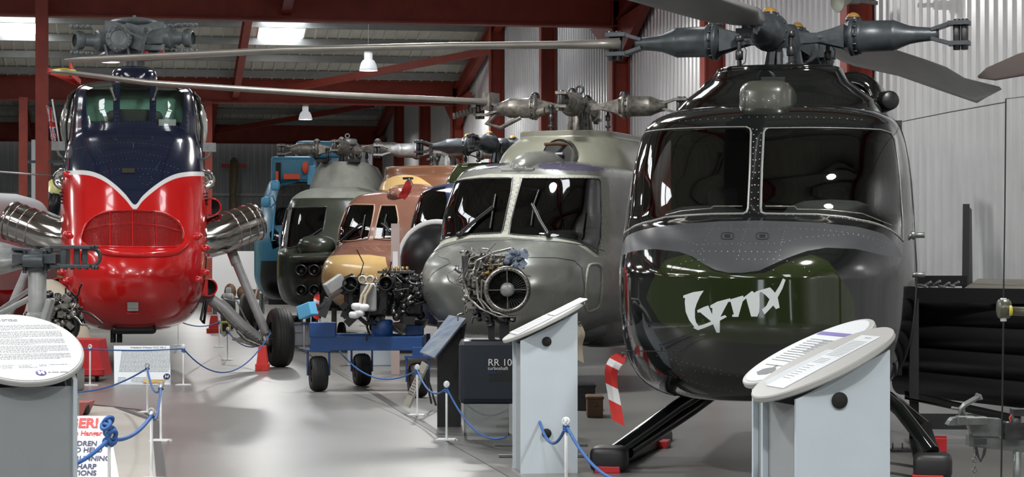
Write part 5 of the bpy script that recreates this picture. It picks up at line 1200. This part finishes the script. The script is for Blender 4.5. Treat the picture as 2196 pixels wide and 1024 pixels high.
mb=MB(); mb.cyl((xl+.85,-.3,z1-.03),(xl+.85,-.3,z1+.2),.13,20); mb.build('turntable','trolley',o)
for (px,py,d,R) in ((683,802,25.6,.215),(776,790,26.7,.205),(896,815,24.5,.20)):
    c=loc_of(o,GX(px,d)); c.z=R
    mb=MB(); tyre(mb,c,(1,.25,0),R,.19); w_=mb.build('wheel','rubber',o)
    mb=MB(); mb.lathe([(0,-.08),(.05,-.09),(.06,-.04),(.11,-.07),(.11,.07),(0,.07)],c,(1,.25,0),20); mb.build('wheel_hub',mat('hub_rust',(.10,.02,.015),.6),w_)
    mb=MB()
    for s in(-.13,.13): mb.beam(c+Vector((s,-.0,-.02)),c+Vector((s,0,R+.06)),.09,.02,up=(1,0,0))
    mb.box(c+Vector((0,0,R+.07)),(.30,.20,.025)); mb.box(c+Vector((0,0,R+.13)),(.12,.12,.10)); mb.build('castor_fork','trolley',o)
mb=MB(); a,b_=q(645,672,25.2),q(695,640,25.0); mb.beam(a,a+(q(670,662,25.1)-a)*1.1,.13,.16); mb.build('tow_handle','skyblue2',o,.01)
mb=MB(); mb.beam(q(672,668,25.3),q(735,622,25.3),.25,.03); mb.beam(q(690,680,25.6),q(705,640,25.6),.06,.1); mb.build('ramp_plate','steeldark',o)
e=root('helicopter_engine','black twin intake engine mounted on the blue trolley','engine',GX(800,26.0),-YAW)
q=lambda px,py,d=26.0:LP(e,px,py,d)
mb=MB(); mb.box(q(805,640,26.2),(.72,.8,.42)); mb.box(q(790,645,25.8),(.5,.4,.36)); mb.cyl(q(760,640,25.6),q(850,645,26.0),.20,20); mb.cyl(q(850,615,26.2),q(905,630,26.4),.22,20); mb.box(q(882,640,26.2),(.3,.6,.40)); mb.build('engine_block','engine_black',e,.03)
for (x,y,r) in ((752,609,.095),(828,608,.09)):
    mb=MB(); c=q(x,y,25.4); mb.lathe([(r,.25),(r,-.08),(r*.82,-.09),(r*.78,.1),(0,.1)],c,(0,1,0),24); mb.build('intake_tube','engine_black',e)
mb=MB()
for x in (777,793): c=q(x,600,25.35); mb.lathe([(.05,.2),(.05,-.02),(.036,-.03),(.034,.0),(0,.0)],c,(0,1,0),20)
mb.build('oil_filter','cream',e)
mb=MB(); mb.box(q(850,584,26),(.44,.4,.03)); mb.build('top_plate','steeldark',e)
mb=MB()
for k in range(6): p=q(828+9*k,581,25.8); mb.cyl(p,p+Vector((0,0,.05)),.018,8)
mb.build('plate_bolt','brass',e)
pile('accessory_cluster','engine_black',110,735,905,592,690,25.5,26.2,e,.2,21,r=(.02,.06)); pile('rear_accessories','steeldark',46,845,905,588,650,25.6,26.1,e,.14,22,r=(.015,.035)); pile('control_pipes','steelbits',20,765,880,590,670,25.45,25.7,e,.14,23,'tc',(.010,.022))
mb=MB(); p=[q(790,612,25.3),q(776,635,25.3),q(772,655,25.3)]
mb.tube(p,.02,8); mb.tube([x+Vector((.05,0,.01)) for x in p],.02,8); mb.tube([q(798,610,25.3),q(792,625,25.3),q(775,640,25.3)],.014,8); mb.build('wrapped_hose','cream',e)
mb=MB()
for x,y in ((765,658),(780,660),(770,672),(760,676)): mb.sph(q(x,y,25.3),(.07,.05,.045),10,p=.7); 
mb.build('wrapped_fitting','white',e)
mb=MB(); mb.box(q(790,640,25.45),(.20,.1,.32)); mb.build('oil_tank','grey_gear',e,.02); mb=MB(); mb.beam(q(700,622,25.3),q(735,598,25.4),.10,.14); mb.build('bracket','grey_gear',e,.01)
mb=MB(); mb.lathe([(.26,0),(.20,.10),(.10,.16),(0,.16)],q(875,690,26.3),(.1,0,-1),24); mb.build('exhaust_collector','steelbits',e)
mb=MB(); mb.tube([q(768,680,25.5),q(785,694,25.5),q(805,695,25.6),q(815,680,25.6)],.025,8); mb.build('loop_hose','rubber',e)
# tall board showing behind the trolley
o=root('display_post','narrow pinkish notice post standing behind the blue trolley','post',GX(848,29.5),-YAW)
mb=MB(); z=LP(o,0,480,29.5).z; mb.box((0,0,z/2),(.12,.06,z)); mb.build('post','pink',o)
mb=MB(); mb.box((0,-.032,z-.5),(.07,.004,.22)); mb.build('notice','white',o)
# ================================================================ racks on the right wall side
o=root('float_rack','black rack of four long fat tubes along the right wall beside the black helicopter','rack',GX(2080,18.6),-YAW-.12)
q=lambda px,py,d=18.6:LP(o,px,py,d)
for k,(y0,y1,m) in enumerate(((672,682,'black_satin'),(715,740,'black_satin'),(765,800,'black_satin'),(815,858,'black_satin'))):
    mb=MB(); a,b_=q(1925,y0,19.6),q(2330,y1,17.9); d_=(b_-a).normalized(); mb.tube([a,a+d_*.05,b_],[.06,.135,.135],24); mb.build('tube','rackblack',o)
mb=MB(); mb.beam(q(1940,632,19.2),q(2330,638,17.9),.10,.13); mb.beam(q(1970,603,20),q(2075,603,19.8),.1,.10); mb.build('top_beam','rackblack',o)
mb=MB(); mb.beam(q(2072,438,19.8),q(2070,640,19.8),.04,.06); mb.build('upright','rackblack',o)
mb=MB(); mb.add([q(2074,438,19.8),q(2084,450,19.9),q(2086,625,19.9),q(2074,640,19.8)],[(0,1,2,3)]); mb.add([q(2074,438,19.83),q(2084,450,19.93),q(2086,625,19.93),q(2074,640,19.83)],[(3,2,1,0)]); mb.build('upright_panel','greymat',o)
mb=MB(); a=[q(2062,622,19.0),q(2098,598,20.6),q(2330,602,20.2),q(2330,625,18.6)]; mb.add(a+[x-Vector((0,0,.03)) for x in a],[(0,1,2,3),(7,6,5,4),(0,4,5,1),(1,5,6,2),(2,6,7,3),(3,7,4,0)]); mb.build('top_board','tan',o)
mb=MB()
for k in range(8): a=q(1972+10*k,612+2*(k%3),19.6); mb.cyl(a,a+Vector((.06,-.05,.04 if k%2 else -.01)),.014,8)
mb.build('pipe_offcuts','headpale',o)
mb=MB(); a=[q(1940,838,19.3),q(2190,893,17.6),q(2190,905,17.6),q(1940,852,18.9),]; mb.add(a,[(0,1,2,3)]); mb.add([x-Vector((0,.0,.02)) for x in a],[(3,2,1,0)]); mb.box(q(2060,905,18.4),(.9,.5,.10)); mb.build('base_panel','rackblack',o)
mb=MB()
for px in (1960,2240): a=q(px,640,18.9); mb.box((a.x,a.y,a.z/2),(.08,.08,a.z))
mb.build('rack_leg','rackblack',o)
mb=MB(); a=q(1955,900,18.6); 
mb.build('x','rackblack',o) if False else None
g=GX(1985,17.0); o=root('tie_down_plate','dark steel plate with two pins on the floor behind the right skid','plate',GX(1930,17.6),-YAW)
mb=MB(); mb.box((0,0,.012),(.17,.22,.02)); mb.cyl((-.06,0,.02),(-.06,0,.07),.006,6); mb.cyl((.02,0,.02),(.02,0,.07),.006,6); mb.build('plate','steeldark',o)
# trailer hitch, lower right
o=root('trailer','galvanised trailer drawbar with coupling, handle and chain at the lower right edge','trailer',GX(2200,12.2),-YAW)
q=lambda px,py,d=12.2:LP(o,px,py,d)
sil=lambda pts:[(q(x,y).x,q(x,y).z) for x,y in pts]
mb=MB(); mb.prism([p for p in sil([(2028,912),(2034,902),(2040,896),(2066,894),(2068,911)])][::-1],(0,-.06,0),(1,0,0),(0,0,1),-.1); mb.box(q(2070,902,12.15),(.10,.08,.05)); mb.box(q(2092,903,12.15),(.13,.09,.045)); mb.build('coupling','galv',o,.006)
mb=MB(); mb.tube([q(2058,892),q(2060,878),q(2070,868),q(2098,852)],[.012,.028,.03,.028],10,flat=.5); mb.tube([q(2092,848),q(2101,851),q(2103,858)],.014,8); mb.tube([q(2040,876),q(2060,878),q(2072,893)],.010,6); mb.tube([q(2064,874),q(2070,892)],.010,6); mb.build('coupling_handle','galv',o)
mb=MB(); mb.prism([p for p in sil([(2078,910),(2118,898),(2150,900),(2150,938),(2086,936)])][::-1],(0,.0,0),(1,0,0),(0,0,1),-.1); mb.build('coupling_housing','galv',o,.006)
mb=MB(); mb.prism([p for p in sil([(2080,935),(2340,955),(2340,990),(2195,972),(2080,959)])][::-1],(0,.02,0),(1,0,0),(0,0,1),-.09); mb.build('drawbar','galv',o,.006)
mb=MB(); mb.box(q(2102,948,12.15),(.075,.01,.035)); mb.build('maker_plate','greymat',o)
mb=MB(); a=q(2181,968); mb.cyl((a.x,a.y,0),(a.x,a.y,a.z),.024,16); mb.build('jockey_leg','galv',o)
mb=MB(); a=q(2172,925); mb.box(a,(.11,.1,.10)); mb.cyl(q(2160,905),q(2160,930),.03,12); mb.box(q(2190,885,12.2),(.11,.1,.04)); mb.cyl(q(2178,890),q(2178,935),.03,12); mb.build('brake_unit','steeldark',o)
mb=MB(); mb.tube([q(2185,888),q(2172,888),q(2165,897),q(2170,908),q(2181,917)],.006,6); mb.build('breakaway_cable','orange',o)
mb=MB()
for k in range(9): mb.torus(q(2090,966+11*k),(1,0,0) if k%2 else (0,1,0),.012,.004,12,5)
mb.build('chain','galv',o)
mb=MB(); mb.tube([q(2093,960),q(2096,975),q(2103,990),q(2110,975),q(2113,962)],.009,7); mb.build('hook','steeldark',o)
# wires with an insulator
o=root('aerial_wire','vertical black wire with a white-tipped insulator at the right edge','wire',GX(2152,11.3),-YAW)
mb=MB(); mb.tube([LP(o,2157,212,11.3),LP(o,2155,450,11.3),LP(o,2152,640,11.3)],.004,6); mb.tube([LP(o,2152,690,11.3),LP(o,2149,900,11.3),LP(o,2146,1100,11.3)],.005,6); mb.build('wire','cable',o)
mb=MB(); mb.cyl(LP(o,2152,640,11.3),LP(o,2152,690,11.3),.017,12); mb.build('white_insulator','white',o)
mb=MB(); mb.cyl(LP(o,2140,663,11.3),LP(o,2166,663,11.3),.052,20); mb.cyl(LP(o,2160,667,11.3),LP(o,2330,676,11.2),.024,12); mb.build('clamp_body',mat('olive_metal',(.11,.11,.08),.35,.3),o); mb=MB(); mb.cyl(LP(o,2164,667,11.25),LP(o,2170,667,11.25),.028,14); mb.build('yellow_ring','yellow',o)
mb=MB(); mb.tube([LP(o,2157,215,11.3)+Vector((0,0,.0)),LP(o,2157,212,11.3),P(0,0,1)*0+LP(o,2340,192,11.0)],.0025,5); mb.tube([LP(o,2157,219,11.3),LP(o,2040,240,15),LP(o,1930,262,19.5)],.004,5); mb.build('slant_wire','steeldark',o)
# blade reaching in from the right edge, on its stand
o=root('rotor_blade_stand','dark rotor blade tip reaching in from the right edge on a tall stand','rotor blade',GX(2420,14.0),-YAW)
blade(o,[LP(o,2098,166,14.0),LP(o,2125,160,14.0),LP(o,2200,138,14.0),LP(o,2420,90,14.0)],[.03,.18,.30,.34],[.01,.03,.04,.05],mat('blade_brown',(.03,.024,.022),.85,spec=.1),nrm=(.1,-.5,.85))
mb=MB(); a=LP(o,2420,90,14.0); mb.cyl((a.x,a.y,0),(a.x,a.y,a.z+.1),.05,14); mb.cyl((a.x,a.y,0),(a.x,a.y,.04),.35,20); mb.build('stand_pole','steeldark',o)
# loudspeaker horn on the wall
o=root('horn_loudspeaker','cream horn loudspeaker fixed high on the right wall by a red column','loudspeaker',P(1815,2,27.8),-YAW)
mb=MB(); mb.lathe([(.15,0),(.155,.01),(.09,.08),(.05,.16),(.045,.24),(0,.24)],(-.12,0,.0),(1,.5,.12),24); mb.build('horn',mat('cream_plastic',(.52,.53,.46),.4),o)
mb=MB(); mb.box((.12,.12,.02),(.14,.14,.09)); mb.beam((.15,.1,.02),(.45,.25,0),.03,.05); mb.build('bracket',M['headpale'],o)
# ================================================================ left foreground rotor head on its stand
o=root('rotor_head_stand','grey tail rotor hub with one blade on a grey pylon, before the red helicopter','rotor head',GX(80,20.5),-YAW)
q=lambda px,py,d=20.5:LP(o,px,py,d)
mb=MB(); a,b_=q(80,700),q(80,575); mb.cyl((a.x,0,.55),b_,.088,24); mb.cyl((a.x,0,a.z+.02),(a.x,0,a.z+.14),.13,20,r2=.10); mb.build('mast','grey_gear',o)
mb=MB(); mb.box((a.x,0,.50),(.36,.36,.5),taper=.75); mb.box((a.x,0,.13),(.7,.6,.26)); mb.sph(q(72,690,20.3),.07,12); mb.box(q(100,672,20.4),(.06,.2,.3),Matrix.Rotation(.3,3,'Y')); mb.build('gearbox','grey_gear',o,.02)
mb=MB(); h=q(80,560)
mb.cyl(h-Vector((0,0,.10)),h+Vector((0,0,.11)),.13,22); mb.box(h+Vector((0,0,.02)),(.42,.3,.09)); mb.cyl(h+Vector((-.1,-.16,.0)),h+Vector((.1,-.16,.0)),.06,14)
for s in(-1,1):
    for k in range(3): mb.cyl(h+Vector((.1*s,-.1,-.12+.02*k)),h+Vector((.1*s,-.1,.1)),.022,8)
mb.build('hub','headgrey',o,.008)
mb=MB()
for y in (531,572): mb.beam(q(112,y-1),q(198,y),.24,.035)
mb.torus(q(196,552),(0,1,0),.085,.02,24,8); 
mb.beam(q(140,535),q(140,570),.2,.06); mb.beam(q(165,533),q(165,572),.05,.05); mb.beam(q(182,533),q(182,572),.05,.05); mb.build('blade_cuff','headgrey',o,.01)
mb=MB()
for x in (125,140,155,170,185,200,207):
    for y0_,y1_ in ((526,534),(570,579)): mb.cyl(q(x,y0_,20.4),q(x,y1_,20.4),.02,8)
mb.build('cuff_bolt','steeldark',o)
mb=MB()
for y in (533,572): mb.beam(q(30,y+1),q(72,y+4 if y<550 else y-4),.22,.03)
mb.beam(q(45,548),q(72,548),.12,.07); mb.beam(q(88,540),q(112,536),.1,.06); mb.beam(q(90,562),q(115,568),.1,.05); mb.tube([q(90,540),q(100,552),q(92,566)],.03,8); mb.tube([q(66,535),q(74,548),q(66,566)],.03,8); mb.build('hub_link','headgrey',o,.008)
blade(o,[q(64,552),q(48,553),q(0,553),q(-250,556)],[.12,.2,.32,.33],[.12,.24,.30,.26],'headpale',nrm=(0,-.95,.3))
mb=MB(); mb.tube([q(-30,690,21),q(80,632,20.5)],.03,8); mb.build('brace_tube','grey_gear',o)
mb=MB(); mb.tube([q(0,665,21.5),q(78,612,20.5)],.022,8); mb.build('brace_tube','grey_gear',o)
# engine on the floor behind it, bundles, trolley
o=root('radial_fan_engine','dark engine with a black ring fan on the floor behind the left lectern','engine',GX(125,25.5),-YAW)
q=lambda px,py,d=25.5:LP(o,px,py,d)
mb=MB(); c=q(127,700); mb.torus(c,(.1,-1,0),.20,.05,30,8); mb.lathe([(.19,0),(.17,.12),(0,.14)],c,(0,1,0),24); mb.build('fan_shroud','engine_black',o)
mb=MB(); mb.cyl(c-Vector((0,.08,0)),c+Vector((0,.1,0)),.055,16)
for k in range(3): t=2*PI*k/3+.3; mb.beam(c,c+Vector((math.cos(t)*.18,0,math.sin(t)*.18)),.02,.03)
mb.build('fan_hub','steelbits',o)
mb=MB(); mb.box(q(118,672,25.8),(.45,.4,.4)); mb.box((0,.1,.14),(.5,.5,.28)); mb.build('crankcase','steeldark',o,.03)
pile('engine_fittings','steelbits',60,100,165,640,700,25.3,25.7,o,.15,31,r=(.015,.04)); pile('engine_covers','engine_black',50,90,175,630,705,25.4,25.9,o,.15,32,r=(.02,.05))
o=root('dust_sheet','pale dust sheet heaped between the rotor stand and the red helicopter','cloth',GX(115,28.5),-YAW)
mb=MB(); mb.sph((-.05,.1,.9),(.34,.3,.42),20); mb.sph((.1,.1,.4),(.4,.35,.45),20); mb.sph((-.3,.15,.35),(.35,.3,.4),20); b_=mb.build('sheet','cream',o)
tx=bpy.data.textures.new('folds','CLOUDS'); tx.noise_scale=.2; dm=b_.modifiers.new('folds','DISPLACE'); dm.texture=tx; dm.strength=.1
o=root('floor_trolley','red box trolley on castors behind the ring-topped post','trolley',GX(185,27.6),-YAW)
q=lambda px,py,d=27.6:LP(o,px,py,d)
mb=MB(); mb.prism([(q(x,y).x,q(x,y).z) for x,y in ((120,808),(222,808),(208,730),(140,728))],(0,.0,0),(1,0,0),(0,0,1),-.6); mb.build('body','redpaint',o,.01)
mb=MB(); mb.box(q(176,799,27.55),(.58,.08,.09)); mb.build('bumper','redpaint',o,.01)
for x in (145,205): wheel(o,Vector((q(x,0).x,.1,.05)),(1,0,0),.05,.04)
for lab,px,by,d,h in (('red tapered chock beneath the red helicopter main wheel strut',563,792,30.4,.36),('red chock under the centre of the red helicopter nose',285,732,33.5,.14),('red cone on the floor behind the red helicopter',459,693,46,.38),('orange-red block on the floor under the blue helicopter',540,668,52,.15)):
    g=GX(px,d); mb=MB(); mb.box((0,0,h/2),(.18 if h<.37 else .25,.2,h),taper=.55); mb.box((0,0,.05),(.19 if h<.37 else .3,.22,.10)); o_=mb.build('wheel_chock','flagred',None,.008,loc=g); o_.rotation_euler[2]=-YAW; tag(o_,lab,'chock')
# small red fitting behind the warning sign
o=root('wheel_dolly','faded red dolly corner on the floor behind the warning sign','dolly',GX(170,21.6),-YAW)
q=lambda px,py,d=21.6:LP(o,px,py,d)
mb=MB(); mb.prism([(q(x,y).x,q(x,y).z) for x,y in ((100,893),(176,892),(188,864),(100,866))],(0,0,0),(1,0,0),(0,0,1),-.4); mb.build('body',mat('faded_red',(.33,.09,.08),.6),o,.01)
wheel(o,Vector((q(182,0).x,.1,.06)),(1,0,0),.06,.04)
# ---- other aircraft half seen on the left
o=root('helicopter','white and red light helicopter cut off by the left edge','helicopter',GX(-78,34.0),-YAW-.35)
ROWH=[(.6,0,-2.0,.8,2.3),(.61,.4,-2.2,1.0,2.3),(.9,.72,-2.7,1.3,2.2),(1.4,.8,-2.8,1.5,2.2),(1.8,.78,-2.5,1.4,2.2),(2.2,.70,-2.1,1.2,2.3),(2.55,.5,-1.7,1.0,2.2),(2.7,0,-1.2,.8,2.2)]
SH=Skin(ROWH,1.5); wh=[([(.08,.55),(.60,.55),(.62,.80),(.1,.82)],('windscreen','glass',0)),([(-.08,.55),(-.60,.55),(-.62,.80),(-.1,.82)],('windscreen','glass',-.0001)),([(.70,.55),(1.2,.55),(1.2,.8),(.72,.8)],('door_window','glass',-.0002))]
skin_mesh(SH,[([(-2,.0),(2,.0),(2,.35),(-2,.35)],1)]+wh,o,['white','red'],nu=50,nv=40)
mb=MB(); mb.lathe([(.7,0),(.4,1.2),(.2,4.5)],(0,1.5,1.9),(0,1,.05),20); mb.build('tail_boom','white',o)
mb=MB(); mb.cyl((0,-.5,2.6),(0,-.5,3.1),.07,12); mb.box((0,-.5,3.08),(.4,.2,.08)); mb.sph((.2,-.5,3.1),.09,10); mb.build('rotor_mast','steeldark',o)
blade(o,[Vector((.1,-.5,3.05)),Vector((2.6,-.1,2.85))],[.2,.2],[.03,.03],'bladeedge')
mb=MB()
for s in(-1,1): mb.tube([(.5*s,-1.2,.8),(1.0*s,-1.2,.3),(1.05*s,-1.2,.05)],.05,8); mb.tube([(1.05*s,-2.4,.08),(1.05*s,-2,.05),(1.05*s,1.0,.05)],.05,8)
mb.build('skids','grey_gear',o)
o=root('helicopter','yellow helicopter showing only its tilted nose left of the red helicopter','helicopter',GX(140,48.0),-YAW+.1)
ROWY=[(.9,0,-1.6,.8,2.3),(.92,.3,-1.9,1.0,2.3),(1.3,.5,-2.2,1.3,2.2),(2.0,.58,-2.3,1.4,2.2),(2.8,.52,-2.0,1.3,2.2),(3.3,.3,-1.7,1.1,2.2),(3.5,0,-1.2,.8,2.2)]
SY=Skin(ROWY,1.5); skin_mesh(SY,[([(.1,.4),(.75,.4),(.75,.7),(.12,.72)],('windscreen','glass',0)),([(-.1,.4),(-.75,.4),(-.75,.7),(-.12,.72)],('windscreen','glass',-.0001))],o,['yellowpale'],nu=50,nv=40)
mb=MB(); mb.tube([LP(o,128,428,45.2),LP(o,112,560,45.0),LP(o,60,650,44.8)],.05,8); mb.build('side_tube','yellow',o)
mb=MB(); mb.cyl(LP(o,120,415,45),LP(o,108,470,45),.18,16); mb.build('float_bottle','engine_black',o)
mb=MB(); mb.cyl((0,.4,3.3),(0,.4,3.9),.1,12)
for k in range(4): t=PI/2*k+.4; mb.beam((0,.4,3.85),(math.cos(t)*.9,.4+math.sin(t)*.9,3.82),.12,.06)
mb.build('rotor_head','headgrey',o)
gearwheels(o)
# far wheel and battery beyond the gear leg
o=root('main_wheel','large aircraft wheel standing far behind the red helicopter','wheel',GX(489,48.0),-YAW)
mb=MB(); tyre(mb,(0,0,.42),(1,.2,0),.42,.30); mb.build('tyre','rubber',o); mb=MB(); mb.lathe([(0,-.1),(.2,-.1),(.2,.1),(0,.1)],(0,0,.42),(1,.2,0),18); mb.cyl((0,0,.42),(0,.1,.95),.06,10); mb.build('wheel_hub','grey_gear',o)
o=root('battery_box','yellow-framed black battery box beside the far wheel','box',GX(484,45.5),-YAW)
mb=MB(); mb.box((0,0,.14),(.20,.16,.26)); mb.build('casing','yellow',o,.01); mb=MB(); mb.box((0,-.075,.14),(.12,.03,.17)); mb.build('front','black_matt',o)
o=root('tool_trolley','cluttered grey and brown bench far beyond the aisle','bench',GX(512,62.0),-YAW)
mb=MB(); mb.box((0,0,.45),(1.5,.6,.05)); 
for x in(-.7,.7): mb.box((x,0,.22),(.06,.5,.44))
mb.build('bench_frame','steeldark',o); mb=MB(); mb.sph((-.25,0,.65),(.18,.15,.25),12); mb.sph((.1,0,.62),(.16,.15,.2),12); mb.box((.45,0,.6),(.3,.3,.25)); mb.build('brown_sack','woodbox',o); mb=MB(); mb.beam((.5,-.1,.5),(.75,-.1,1.6),.12,.05); mb.build('leaning_plank','pink',o)
# wooden propeller blade on the end wall with its red bracket
o=root('wall_propeller','upright brown wooden propeller blade on a red bracket on the end wall','propeller',P(501,355,86.5),-YAW)
q=lambda px,py,d=86.5:LP(o,px,py,d)
mb=MB(); mb.tube([q(502,338),q(502,345),q(502,380),q(500,420),q(501,455),q(501,475)],[.06,.17,.19,.15,.2,.13],14,flat=.5,up=(0,1,0)); mb.build('blade','wood',o)
mb=MB(); mb.box(q(484,356,86.7),(.35,.12,.15)); mb.box(q(520,356,86.7),(.35,.12,.15)); mb.build('bracket','redpaint',o)
# boxes and clutter under the row
for lab,px,d,w_,h_,m_ in (('brown wooden box on the floor under the grey helicopter',1275,21.5,.16,.22,'woodbox'),('grey cabinet on the floor behind the blue trolley',800,32.0,.75,.45,'lect'),('grey box on the floor under the green helicopter',640,39.5,.55,.42,'lect'),('dark equipment chest right of the wooden box',1255,22.5,.2,.28,'engine_black')):
    mb=MB(); mb.box((0,0,h_/2),(w_,.35,h_)); mb.box((0,0,h_-.02),(w_+.02,.37,.03)); mb.box((0,-.18,h_*.6),(w_*.3,.02,.03)); o_=mb.build('storage_box',m_,None,.008,loc=GX(px,d)); o_.rotation_euler[2]=-YAW; tag(o_,lab,'box')
